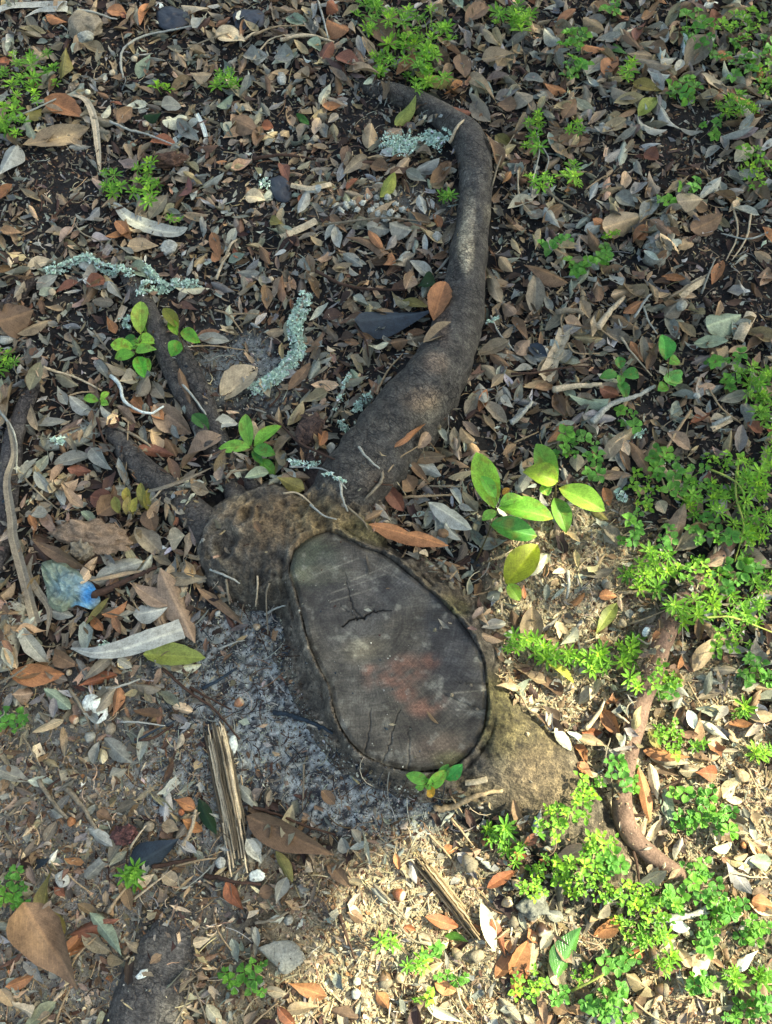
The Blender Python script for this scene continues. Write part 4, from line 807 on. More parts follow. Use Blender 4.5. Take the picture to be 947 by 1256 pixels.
# ------------------------------------------------------------------ long leaf blades, strips, bark ribbons
def ribbon(name, k, pts, wpx, cn, label, cat, taper='both', cup=.25, arch=.0, mat=M_DEAD, lift=.002, sh=1.0):
    s = REG[k][2] if len(REG[k]) > 2 else .3379
    P = [];
    for x, y in pts:
        u, v = rg(k, x, y); P.append(onground(u, v, lift))
    u, v = rg(k, *pts[len(pts) // 2]); w_ = pxlen(u, v, wpx * s, 0, P[0][2])
    C = catmull(P, 8); n = len(C); t = np.linspace(0, 1, n)
    ker = np.hanning(19)[1:-1]; ker /= ker.sum(); C[:, 2] = np.convolve(np.pad(np.maximum(C[:, 2], hg(C[:, 0], C[:, 1]) + lift), 8, 'edge'), ker, 'valid') + .002 + arch * np.sin(np.pi * t)
    T = np.gradient(C, axis=0)[:, :2]; T /= np.linalg.norm(T, axis=1, keepdims=True) + 1e-9; S = np.stack([-T[:, 1], T[:, 0]], -1)
    wd = {'both': np.clip(np.sin(np.pi * t) ** .6, .06, 1), 'start': np.clip((t * 1.6), .05, 1) ** .7, 'end': np.clip(((1 - t) * 1.6), .05, 1) ** .7, 'none': np.ones(n)}[taper] * w_ / 2
    nW = 6; sr = np.linspace(-1, 1, nW + 1)
    rg_ = 1 + .02 * RNG.normal(size=(n, 2))
    V = np.zeros((n, nW + 1, 3))
    for j, q in enumerate(sr):
        r_ = rg_[:, 0] if q < 0 else rg_[:, 1]
        V[:, j, :2] = C[:, :2] + S * (wd * q * r_)[:, None]; V[:, j, 2] = C[:, 2] + cup * wd * (abs(q) ** 1.5) + (.0006 if j % 2 else 0)
    i = np.arange(n - 1)[:, None] * (nW + 1) + np.arange(nW)[None]; F = np.stack([i, i + nW + 1, i + nW + 2, i + 1], -1).reshape(-1, 4)
    UV = np.stack(np.meshgrid(sr * .28 + .5, t, indexing='xy'), -1)[..., ::-1].reshape(-1, 2)
    c = pc(cn, sh) * (.85 + .3 * fbm(V.reshape(-1, 3)[:, 0] * 120, V.reshape(-1, 3)[:, 1] * 120, 3, 5))[:, None]
    o = mk(name, V.reshape(-1, 3) - C[0], F, c, mat, UV, loc=C[0])
    return tag(o, label, cat)
ribbon('curled_leaf_blade', 'A', [(415, 740), (470, 800), (560, 835), (640, 850), (682, 828)], 58, 'silver', 'curved silver-white strip of leaf below the pair of green weeds', 'leaf strip', cup=.3)
ribbon('dry_leaf_blade', 'A', [(262, 345), (315, 370), (345, 440), (358, 540), (366, 640)], 26, 'beige', 'long tan grass-like blade curving down beside the left weeds', 'leaf strip')
ribbon('curled_leaf_blade', 'G', [(262, 520), (350, 540), (450, 530), (560, 490), (666, 452)], 74, 'silver', 'pale grey curved blade lying across the broad pinkish leaf', 'leaf strip', 'start', cup=.35, arch=.012, lift=.006, sh=1.1)
ribbon('dry_leaf_blade', 'N', [(6, 505), (14, 530), (20, 560), (19, 600), (18, 640), (22, 668), (33, 710), (44, 765)], 12, 'grey-brown', 'long dry tan palm-like blade down the left edge', 'leaf strip', 'start', arch=.01, cup=.4)
ribbon('dry_leaf_blade', 'G', [(325, 275), (400, 262), (460, 250), (525, 238)], 16, 'tan', 'narrow tan strip pointing at the dark stick left of the stump', 'leaf strip', lift=.006)
ribbon('dry_leaf_blade', 'G', [(120, 180), (110, 250), (140, 310), (180, 380), (175, 480)], 26, 'grey-brown', 'grey-brown twisted strip left of the blue plastic scrap', 'leaf strip', lift=.004)
ribbon('bark_ribbon', 'A', [(-10, 45), (60, 35), (140, 25), (245, 22)], 30, 'silver', 'uppermost pale bluish strip of peeled bark in the top left corner', 'bark strip', 'none', mat=M_STONE)
ribbon('bark_ribbon', 'A', [(90, 62), (140, 50), (190, 42), (248, 40)], 28, 'silver', 'lower pale strip of peeled bark beside the grey stone', 'bark strip', 'start', mat=M_STONE)
ribbon('bark_ribbon', 'A', [(715, 418), (735, 455), (750, 502)], 16, 'white', 'short white sliver left of the brown leaves in the upper left', 'bark strip', 'none')
ribbon('dry_leaf_blade', 'D', [(480, 880), (560, 860), (640, 840), (780, 780)], 14, 'grey-brown', 'thin curved brown strip between the dark roots above the stump knot', 'leaf strip')
ribbon('folded_leaf', 'B', [(340, 865), (400, 870), (450, 900), (480, 925)], 44, 'brown', 'folded brown leaf like a little fan in the middle top', 'leaf', 'start', cup=-.5, lift=.008)
ribbon('folded_leaf', 'B', [(420, 840), (445, 865), (470, 905)], 34, 'orange', 'orange-brown inner fold beside the fan-shaped brown leaf', 'leaf', 'both', cup=-.5, lift=.008)
for k, p, w_, lab in (('B', [(100, 862), (160, 835), (230, 798)], 30, 'blunt pale wood fragment among leaves right of the mint lichen stick'), ('B', [(140, 675), (210, 682), (285, 668)], 22, 'long pale wood fragment above the white rubble in the upper middle'),
                      ('F', [(610, 160), (650, 130), (702, 92)], 34, 'thick pale wood fragment left of the dark soil on the right'), ('F', [(822, 322), (845, 275), (872, 222)], 40, 'tan square wood chip right of the lobed grey-green leaf'),
                      ('K', [(770, 72), (810, 68), (852, 58)], 20, 'pale splinter right of the sprig at the stump foot'), ('F', [(728, 640), (760, 625), (800, 602)], 22, 'small pale stick piece above the green mat on the right')):
    ribbon('wood_chip', k, p, w_, 'beige', lab, 'wood chip', 'none', cup=-.5, mat=M_STONE, lift=.005)

# ------------------------------------------------------------------ dark slate leaves / black scraps
def poly_sheet(name, k, pts, cn, label, cat, lift=.004, bump=.004, mat=M_PLAST, seed=0, sh=1.0, thick=.0015, spots=(), flat=False):
    W_ = [onground(*rg(k, x, y), lift) for x, y in pts]; z = float(np.mean([p[2] for p in W_])) 
    P = np.array([unproj(*rg(k, x, y), z)[:2] for x, y in pts]); c0 = P.mean(0)
    rings = 5; V = [[c0[0], c0[1], z + bump]]; n = len(P) * 4; E = catmull(np.vstack([P, P[:1]]), 4)[:-1]
    E = E + .0006 * RNG.normal(size=E.shape)
    for r in range(1, rings + 1):
        q = c0 + (E - c0) * r / rings
        zz = z + bump * (1 - (r / rings) ** 2) + bump * 1.1 * (fbm(q[:, 0] * 70 + seed, q[:, 1] * 70, 3, seed) - .5) * 2
        V += np.c_[q, zz].tolist()
    V += np.c_[E, V[-1][2] * np.ones(n) * 0 + np.array(V[-n:])[:, 2] - thick - .002].tolist()
    F = [(0, 1 + i, 1 + (i + 1) % n) for i in range(n)]
    for r in range(rings):
        a = 1 + r * n; b = a + n
        for i in range(n):
            j = (i + 1) % n; F += [(a + i, b + i, b + j), (a + i, b + j, a + j)]
    V = np.array(V); c = np.tile(pc(cn, sh), (len(V), 1)) * (.7 + .6 * fbm(V[:, 0] * 60, V[:, 1] * 60, 3, seed + 1))[:, None]
    if spots:
        u, v = proj(V[:, 0], V[:, 1], V[:, 2]); c = paint(c, u, v, spots)
    raise_hg(V[:, 0], V[:, 1], V[:, 2])
    return tag(mk(name, V - V[0], np.array(F), c, mat, loc=V[0], smooth=not flat), label, cat)
o = named_leaf(*rg('E', 368, 280), *rg('E', 655, 222), 96 * .338, 'slate', 'point', auto=False, cup=-.25, bend=.04, lift=.004); tag(o, 'large slate-blue leathery leaf against the left side of the main root', 'leaf')
o = named_leaf(*rg('J', 468, 372), *rg('J', 658, 270), 100 * .338, 'slate', 'point', auto=False, cup=-.2); tag(o, 'dark slate leaf flecked white lying left of the splintered wood', 'leaf')
poly_sheet('plastic_scrap', 'A', [(565, 35), (600, 25), (640, 28), (690, 50), (680, 90), (620, 110), (575, 90)], 'slate', 'matt black scrap of sheeting near the top left, right of the grey stone', 'plastic scrap', sh=.45, seed=2)
poly_sheet('plastic_scrap', 'A', [(845, 55), (870, 38), (950, 40), (960, 85), (900, 105), (858, 100)], 'slate', 'dark flat scrap at the top, left of the large weed clump', 'plastic scrap', sh=.6, seed=3)
poly_sheet('plastic_scrap', 'B', [(55, 650), (110, 640), (140, 690), (130, 730), (80, 720)], 'slate', 'small black scrap in leaf litter left of the white rubble', 'plastic scrap', sh=.5, seed=4)
poly_sheet('plastic_scrap', 'G', [(152, 208), (200, 195), (290, 240), (350, 300), (360, 345), (325, 375), (270, 358), (225, 385), (190, 372), (165, 300)], 'grey-green', 'crumpled pale blue plastic scrap with a bright blue corner', 'plastic scrap', lift=.008, bump=.016, seed=5, sh=.7, flat=True,
           spots=((84, 718, 22, 18, (108, 136, 150), .6), (110, 730, 11, 13, (52, 130, 190), .9), (98, 745, 10, 7, (110, 168, 205), .7), (34, 703, 9, 14, (120, 160, 180), .6)))
poly_sheet('stone_flake', 'K', [(18, 672), (60, 655), (140, 645), (175, 680), (192, 712), (160, 740), (118, 768), (70, 725)], 'grey', 'flat grey slate flake on tan soil at the bottom centre', 'stone', mat=M_STONE, seed=6, bump=.002, thick=.005, lift=.006)
for k, p, cn, lab in (('G', [(310, 690), (345, 685), (388, 735), (380, 775), (345, 790), (312, 765), (298, 725)], 'white', 'chunky white shell-like shard under the orange leaves at left'),
                      ('G', [(832, 845), (850, 832), (862, 868), (850, 905), (830, 898)], 'white', 'slim white shard right of the splintered wood'),
                      ('K', [(-15, 408), (10, 385), (40, 400), (38, 425), (0, 432)], 'white', 'small white shard below the large brown leaf tip'),
                      ('A', [(580, 900), (605, 870), (640, 880), (635, 905), (600, 922)], 'silver', 'pale blue-white petal below the silver curled strip'),
                      ('A', [(285, 940), (320, 918), (340, 940), (325, 975), (290, 970)], 'silver', 'pale mint flake above the lichen branch'),
                      ('A', [(563, 22), (578, 10), (592, 18), (580, 30)], 'white', 'tiny white flake at the very top edge'),
                      ('B', [(85, 275), (102, 255), (120, 275), (115, 300), (95, 300)], 'silver', 'pale blue little flower in the leaf litter at upper middle'),
                      ('B', [(650, 855), (668, 838), (688, 855), (670, 875)], 'silver', 'lilac-grey petal left of the worn patch of root'),
                      ('E', [(262, 705), (285, 688), (300, 705), (280, 730)], 'silver', 'pale blue chip beside the root stub'),
                      ('J', [(200, 405), (225, 390), (250, 405), (245, 440), (215, 450)], 'silver', 'pale bluish chip right of the clover at the left edge'),
                      ('J', [(490, 775), (515, 750), (532, 752), (525, 775), (500, 785)], 'white', 'small pale mussel-like shell left of the flat dark root'),
                      ('D', [(-10, 300), (30, 300), (60, 290), (40, 320), (0, 328)], 'silver', 'pale blue scrap at the left edge over brown leaves'),
                      ('F', [(85, 350), (120, 335), (138, 365), (120, 400), (85, 385)], 'silver', 'blue-grey flat flake left of the tan wood chip')):
    poly_sheet('shell_shard' if 'sh' in lab.split('-')[0] else 'pale_flake', k, p, cn, lab, 'flake', seed=len(lab), bump=.003, thick=.003, mat=M_STONE)

# ------------------------------------------------------------------ stones, clods, pebbles, acorns
def pxr(u, v, r): return pxlen(u, v, r, 0, .01)
def put_rock(k, x, y, rx, ry, th, cn, label, cat, name, hz=.5, amp=.3, f=1.4, seed=1, mat=M_STONE, sub=4, sh=1.0, sink=.25):
    u, v = rg(k, x, y); s = .3379; p = onground(u, v); a = pxr(u, v, rx * s); b = pxr(u, v, ry * s); h = min(a, b) * hz
    p = unproj(u, v, p[2] + h * (1 - sink)); p[2] -= h * sink
    return tag(rock(name, p, a, b, h, th, pc(cn, sh), mat, sub, amp, f, seed), label, cat)
put_rock('A', 305, 85, 62, 60, .2, 'grey-brown', 'rough grey stone half buried at the top left edge', 'stone', 'stone', .45, .25, 1.6, 3)
put_rock('A', 310, 130, 28, 22, .2, 'grey', 'small grey stone touching the bigger one at the top left', 'stone', 'stone', .6, .25, 1.6, 5)
put_rock('A', 615, 578, 55, 30, .1, 'dark brown', 'dark crumbly soil clod below the rust-orange leaf', 'clod', 'soil_clod', .6, .5, 3, 7, mat=M_SOIL, sh=1.6)
put_rock('G', 335, 112, 135, 52, -.15, 'pinkish', 'porous pinkish-grey crumbly clod left of the stump', 'clod', 'soil_clod', .6, .45, 3.2, 9, mat=M_SOIL, sh=.9)
put_rock('G', 300, 160, 40, 35, 0, 'grey-brown', 'small knob below the porous pinkish clod', 'clod', 'soil_clod', .6, .5, 3, 11, mat=M_SOIL)
put_rock('L', 82, 520, 52, 40, .3, 'grey', 'dark purplish stone in the sun left of the glossy green leaf', 'stone', 'stone', .7, .4, 1.8, 12, sh=.55)
put_rock('E', 205, 640, 42, 60, -.5, 'dark brown', 'rough dark root stub rising left of the main root', 'root stub', 'root_stub', .6, .35, 1.6, 14, mat=M_BARK, sh=1.1)
put_rock('J', 452, 262, 45, 35, .0, 'maroon', 'dark red rotten wood lump above the dark slate leaf', 'wood lump', 'wood_lump', .5, .4, 2, 15, mat=M_BARK)
for i, (k, x, y, rx, ry, cn) in enumerate([('B', 228, 500, 14, 14, 'beige'), ('B', 205, 530, 14, 14, 'tan'), ('B', 685, 797, 12, 14, 'beige'), ('I', 492, 458, 22, 14, 'white'), ('K', 378, 793, 15, 15, 'cream'), ('K', 375, 838, 18, 18, 'silver'),
    ('H', 565, 65, 15, 10, 'beige'), ('H', 655, 105, 18, 20, 'grey-brown'), ('H', 690, 100, 22, 18, 'brown'), ('E', 65, 95, 12, 12, 'beige'), ('E', 225, 545, 14, 12, 'grey'), ('D', 188, 142, 14, 13, 'beige'), ('D', 675, 830, 13, 11, 'cream'), ('D', 640, 828, 14, 12, 'beige'),
    ('F', 678, 462, 14, 14, 'beige'), ('F', 770, 400, 18, 14, 'grey'), ('F', 675, 518, 14, 12, 'silver'), ('F', 620, 190, 26, 18, 'grey'), ('G', 250, 605, 12, 12, 'beige'), ('G', 790, 392, 12, 10, 'silver'), ('J', 800, 362, 20, 20, 'silver'), ('J', 540, 230, 20, 20, 'grey-brown'), ('J', 658, 178, 12, 12, 'rust'),
    ('J', 258, 212, 18, 16, 'orange'), ('L', 840, 45, 22, 28, 'tan'), ('L', 845, 298, 12, 12, 'orange'), ('C', 332, 455, 13, 13, 'silver'), ('K', 800, 425, 22, 16, 'tan'), ('K', 815, 700, 30, 22, 'grey-brown'), ('K', 535, 780, 18, 18, 'tan'), ('K', 130, 570, 20, 16, 'grey'), ('G', 400, 810, 24, 20, 'grey-brown'), ('G', 325, 840, 20, 20, 'grey'),
    ('A', 318, 332, 10, 12, 'cream'), ('A', 487, 212, 12, 12, 'beige'), ('A', 408, 262, 14, 12, 'beige'), ('A', 528, 448, 12, 12, 'beige')]):
    o = put_rock(k, x, y, rx, ry, RNG.uniform(0, 3), cn, None, None, 'pebble', .75, .18, 1.5, 20 + i, sub=2)
    o['category'] = 'pebble'; AUTO.append((o, *rg(k, x, y), ['small'], cn, 'pebble', 'pebbles among the litter'))
def acorn(k, x, y, r, cn, th, capped=True):
    u, v = rg(k, x, y); g = onground(u, v)[2]; R_ = pxr(u, v, r * .338); p = unproj(u, v, g + R_ * .8); p[2] -= R_ * .1
    t = thing('acorn', p); t.rotation_euler = (R(75 + RNG.uniform(-15, 15)), 0, th)
    prof = np.array([(0.02, -1.35), (.1, -1.25), (.45, -1.05), (.8, -.6), (.98, 0), (.95, .45), (.8, .8), (.5, .95), (.02, 1.0)])
    def lathe(pr, n=14):
        a = np.linspace(0, 6.2832, n, endpoint=False); V = np.stack([pr[:, 0][:, None] * np.cos(a), pr[:, 0][:, None] * np.sin(a), np.repeat(pr[:, 1][:, None], n, 1)], -1).reshape(-1, 3) * R_ * .85
        i = np.arange(len(pr) - 1)[:, None] * n + np.arange(n)[None]; j = np.arange(len(pr) - 1)[:, None] * n + (np.arange(n)[None] + 1) % n
        return V, np.stack([i, j, j + n, i + n], -1).reshape(-1, 4)
    V, F = lathe(prof); c = np.where((V[:, 2] > R_ * .45)[:, None], pc('beige', 1.0), pc(cn, .9)); mk('nut', V, F, c, M_NUT, parent=t)
    if capped:
        V, F = lathe(np.array([(1.06, .25), (1.12, .55), (1.0, .9), (.6, 1.15), (.15, 1.22), (.1, 1.5), (.02, 1.52)])); mk('cap', V, F, pc('grey-brown', .8), M_BITS, parent=t)
    t['category'] = 'acorn'; AUTO.append((t, u, v, ['capped' if capped else 'bare'], cn, 'acorn', 'acorns on the ground'))
for q in (('K', 532, 478, 26, 'rust', 1.2, False), ('K', 785, 362, 30, 'grey-brown', .6, True), ('K', 480, 785, 28, 'brown', .2, True), ('L', 112, 605, 26, 'dark brown', .3, False), ('H', 14, 440, 15, 'tan', 1, False), ('L', 520, 690, 24, 'brown', .5, True), ('L', 548, 822, 24, 'brown', 1.4, True),
          ('K', 925, 505, 22, 'tan', 2, False), ('G', 268, 776, 20, 'orange', 1.1, False), ('G', 868, 715, 20, 'orange', 2.2, False), ('K', 740, 690, 20, 'tan', .7, True), ('L', 10, 575, 18, 'grey-brown', 0, True), ('I', 400, 430, 18, 'tan', 2.1, True), ('I', 345, 285, 20, 'grey', .4, True), ('L', 20, 440, 20, 'tan', .8, False), ('F', 605, 412, 0.1, 'tan', 0, False)):
    if q[3] > 1: acorn(*q)

# white rubble cluster, snail
for q, (x, y) in enumerate([(400, 735), (430, 760), (470, 740), (500, 770), (450, 715), (520, 740), (480, 790), (380, 760), (340, 745), (545, 760), (415, 712), (445, 745), (490, 715), (365, 735), (525, 785), (455, 775), (320, 760), (300, 745)]):
    o = put_rock('B', x, y, RNG.uniform(9, 18), RNG.uniform(7, 13), RNG.uniform(0, 3), 'silver', None, None, 'rubble_lump', .6, .7, 3.2, 60 + q, sub=3, sh=1.15)
    o['category'] = 'rubble'; AUTO.append((o, *rg('B', x, y), ['crumbly'], 'white', 'rubble lump', 'crumbly white rubble in the upper middle'))

# ------------------------------------------------------------------ twigs
def twig(k, pts, rpx, cn, label=None, arch=.004, name='twig', ns=6, parent=None, adj=(), rise=None):
    s = REG[k][2] if len(REG[k]) > 2 else .3379; P = []
    for x, y in pts:
        u, v = rg(k, x, y); P.append(onground(u, v, .002))
    r = pxr(*rg(k, *pts[0]), rpx * s) / 2 * 1.0
    C = catmull(P, 6); n = len(C); t = np.linspace(0, 1, n); h = hg(C[:, 0], C[:, 1])
    ker = np.hanning(17)[1:-1]; ker /= ker.sum(); sm = np.convolve(np.pad(np.maximum(C[:, 2], h + r), 7, 'edge'), ker, 'valid'); C[:, 2] = sm + arch * np.sin(np.pi * t)
    C += r * .12 * RNG.normal(size=C.shape)
    o = mk_tube(name, C, r * (1.05 - .5 * t), pc(cn, .9), M_STONE if r > .003 else M_BITS, ns, loc=C[0] if parent is None else np.asarray(parent.location), rough=.12, seed=int(RNG.integers(900)), freq=90)
    if parent is not None: o.parent = parent; o.location = (0, 0, 0)
    raise_hg(C[:, 0], C[:, 1], C[:, 2])
    if parent is None:
        o['category'] = 'twig'
        if label: o['label'] = label
        else:
            m = rg(k, *pts[len(pts) // 2]); AUTO.append((o, *m, list(adj) + (['long'] if t.size > 19 else []), cn, 'twig', 'twigs on the litter'))
    return o
TW = '''A silver 9 285,45 330,75 380,78 425,68|A silver 9 440,240 450,180 520,140 620,118 730,100|A grey-brown 7 680,180 760,150 830,120|A silver 12 440,235 450,290|A silver 8 30,435 110,410 190,370 240,345|A silver 10 400,440 460,470 540,500 650,530
A dark_brown 8 180,800 240,750 290,700|A beige 12 820,945 840,890 860,870|A grey-brown 7 260,800 300,850 370,880|A beige 9 890,140 947,118|B beige 14 100,140 200,146 295,152|B silver 10 238,8 255,70 275,140|B tan 8 0,130 80,105 190,92|B beige 7 0,215 60,160 115,120
B dark_brown 14 0,580 110,582 230,578|B grey-brown 8 260,815 400,803 520,800 640,815|B beige 14 715,520 740,512 785,475|B grey-brown 7 870,670 900,580 947,500|B tan 7 380,100 430,170 490,245|C silver 7 95,480 100,560 70,690|C silver 7 110,530 135,580 120,640|C beige 7 20,640 30,720 70,780
C grey-brown 12 120,690 200,760 290,790|C tan 6 270,690 330,650 345,640|C beige 8 800,740 820,850 780,947|C beige 8 870,780 850,870 800,947|C silver 8 947,840 860,870 760,850|C dark_brown 8 770,490 860,492 947,490|D beige 12 155,410 210,440 290,465 370,500|D tan 8 245,520 300,512 345,505
D silver 10 0,575 40,630 65,700 60,800|D silver 11 640,465 690,510 750,590|D tan 7 690,350 780,345 900,355|D tan 8 800,40 830,0|D beige 12 785,95 810,60 835,0|D tan 9 780,210 830,230 880,290|D tan 7 830,228 947,222|D grey-brown 9 340,285 380,340 410,375|D dark_brown 12 400,560 430,510 425,460|D tan 6 470,620 460,740 455,850
D dark_brown 9 350,595 380,680 430,770|D grey-brown 12 820,820 850,800 900,790|D grey-brown 8 90,820 150,880 220,940|D beige 10 520,930 560,890 590,855|D grey-brown 12 420,630 520,690 600,760|E dark_brown 10 50,590 110,640 170,690 300,760 440,830 510,850|E silver 10 385,705 410,740 460,785|E grey-brown 16 470,785 465,840 410,895
E tan 9 450,520 480,450 500,420 545,368|E dark_brown 14 230,70 310,110 400,140 560,152|E beige 8 110,872 170,885 250,945|E silver 10 320,835 325,890 345,940|E dark_brown 8 60,560 100,520 80,480|E tan 12 540,888 640,885 725,880|E silver 9 865,230 890,300 947,355|E grey-brown 8 640,850 700,850 760,850|E tan 7 490,800 540,770 620,690
E dark_brown 8 370,265 410,320 420,380|F tan 8 185,300 180,240 215,200 250,180|F tan 8 190,310 230,370 320,370|F beige 8 250,190 240,250 195,300|F silver 8 470,205 500,260 530,295|F tan 8 280,240 340,300 400,330|F beige 9 400,310 440,370 510,450|F silver 10 445,240 490,170 510,150|F dark_brown 10 0,440 90,440 200,420 290,415
F silver 24 292,620 330,580 370,555 440,530 520,490|F silver 12 425,640 400,600|F grey-brown 9 560,180 700,90 740,70|F grey 9 690,150 715,80 740,25|F tan 11 650,575 600,650 550,740 540,810 570,870 640,910 700,945|F tan 8 700,480 760,560 830,620|F beige 26 310,280 350,230 410,160|F silver 22 0,620 40,585 75,545|F grey-brown 24 160,220 230,220 260,230
F beige 26 150,500 240,490 330,480|F tan 7 10,690 60,670 100,650|F silver 20 730,630 790,600|G dark_brown 26 345,335 400,310 470,275 520,250 570,228|G dark_brown 12 590,590 690,680 780,740 870,850|G dark_brown 10 690,660 760,700 840,740|G silver 12 365,665 430,660 510,632|G silver 10 765,235 830,260 872,285|G grey-brown 9 820,265 830,330 835,360|G grey-brown 8 935,260 935,330 932,370
G slate 14 735,665 790,640 860,590|G slate 10 490,860 560,820 640,780|G silver 8 440,785 520,790 600,800|G grey-brown 12 255,665 310,760 330,810|G grey-brown 10 0,650 70,600 130,560|G tan 8 480,340 510,390|G grey-brown 10 80,830 120,880 150,947|G dark_brown 14 490,850 560,845 630,795|G silver 8 795,520 850,500 890,490|G grey-brown 8 200,470 260,420 290,400
H slate 18 75,752 130,760 180,778 240,800 290,825|H silver 10 45,398 80,380 118,360|H beige 7 18,255 18,300 12,370|H silver 8 210,0 260,40 305,52|H grey-brown 8 60,280 50,340 58,470|H grey-brown 8 340,0 400,60 420,90|H tan 9 715,265 740,240|I tan 16 385,318 450,318 522,322|I beige 18 270,812 310,760 340,702|I tan 8 425,432 480,415 540,395|I beige 8 440,480 500,500 510,480
I silver 14 205,240 205,300 200,340|I grey-brown 8 340,947 345,900 358,845|I tan 7 640,640 670,700 700,740|I beige 12 380,760 430,790|I tan 8 30,680 60,740 100,760|J beige 20 655,328 690,260 715,170|J dark_brown 18 550,378 620,365 710,345|J tan 10 640,372 710,355 785,345|J beige 10 490,492 560,440 622,388|J tan 14 392,545 430,490 470,440|J tan 10 265,715 310,670 355,625|J grey-brown 18 140,60 190,130 240,200
J grey-brown 20 245,90 310,170 350,240|J tan 8 240,380 280,430 330,470|J beige 9 475,310 500,270 530,225|J grey-brown 8 650,930 680,860 690,800|J grey-brown 8 700,800 740,880 750,940|J tan 9 210,945 230,880 250,825|J dark_brown 18 745,410 800,415 850,430 947,440|J tan 9 780,560 800,620 840,680|J beige 8 880,920 910,870|J dark_brown 12 150,120 220,60 290,40
K tan 24 660,168 720,160 790,128 850,108 908,100|K dark_brown 12 0,160 100,190 200,230 300,260|K tan 9 720,200 760,250 800,300|K grey-brown 10 440,440 500,500 560,570|K grey-brown 10 530,590 580,640 640,660|K dark_brown 12 315,550 340,620 370,710|K grey-brown 8 185,0 185,80 180,170|K tan 9 0,947 40,910 90,870|K tan 9 640,260 690,310 730,360|K tan 7 720,120 760,180
K tan 9 930,600 880,640|K beige 8 740,810 760,880 800,930|K grey-brown 12 10,580 70,570 130,540|K beige 8 500,870 490,940|L tan 13 300,832 340,740 380,680 450,595|L silver 26 500,570 590,560 650,550 710,520 790,490|L silver 14 650,555 700,540 730,545|L dark_brown 9 425,185 480,188 540,150 545,95 600,70|L dark_brown 14 440,320 455,380 465,450|L tan 12 290,360 305,290|L tan 10 560,300 590,270
L tan 8 860,20 890,90 940,160|L beige 8 780,380 850,410 930,415|L tan 8 600,790 680,850 740,860|L tan 8 440,860 500,910 560,940|L beige 8 760,420 800,400 860,410|L tan 10 820,780 900,800 947,800|L tan 8 640,340 600,420|L tan 8 380,640 420,720'''
for q in TW.replace('\n', '|').split('|'):
    k, cn, r, *pts = q.split(); twig(k, [tuple(map(float, p.split(','))) for p in pts], float(r), cn.replace('_', ' '))
twig('D', [(405, 450), (440, 490), (455, 545), (495, 580), (550, 588), (600, 568)], 14, 'white', 'white curved rootlet like a hook beside the orange leaf', arch=.012, ns=8)

# ------------------------------------------------------------------ splintered wood
def splinters(name, k, pts, wpx, cn, label, n=16, hgt=.01):
    t = thing(name, onground(*rg(k, *pts[0]))); o0 = np.asarray(t.location)
    B = [onground(*rg(k, x, y), .001) for x, y in pts]; C = catmull(B, 6); w_ = pxr(*rg(k, *pts[0]), wpx * .338)
    T = np.gradient(C, axis=0)[:, :2]; T /= np.linalg.norm(T, axis=1, keepdims=True); S = np.c_[-T[:, 1], T[:, 0], np.zeros(len(T))]
    for q in range(n):
        a = int(RNG.integers(0, len(C) // 4)); b = len(C) - int(RNG.integers(0, len(C) // 3)); f = (q + .5) / n * 2 - 1
        P = C[a:b] + S[a:b] * w_ * .5 * (f * .9 + RNG.normal() * .03 + (RNG.normal() * .10) * np.linspace(-.5, .5, b - a)[:, None]); P[:, 2] += hgt * (1 - f * f) * RNG.uniform(.2, 1.2) + .001
        P += .0004 * RNG.normal(size=P.shape)
        rr = w_ / n * RNG.uniform(1.0, 2.2) * np.sin(np.pi * np.linspace(.12, .9, len(P))) ** .4
        sh = RNG.choice([.18, .4, .7, 1, 1.1])
        mk_tube('splinter', P - 0, rr, pc(cn, sh), M_BITS, 5, loc=o0, rough=.15, seed=q, freq=80, flat=1.3).parent = t
    for c in t.children: c.location = (0, 0, 0)
    raise_hg(C[:, 0], C[:, 1], C[:, 2] + hgt)
    return tag(t, label, 'wood')
splinters('splintered_wood', 'N', [(262, 888), (270, 925), (277, 965), (287, 1015), (296, 1072)], 90, 'beige', 'splintered weathered piece of wood standing out of the ashy soil', 30, .014)
splinters('splintered_wood', 'K', [(590, 338), (650, 410), (720, 500), (775, 570), (825, 635)], 52, 'tan', 'long frayed tan wood strip in the sun at the bottom', 18, .012)

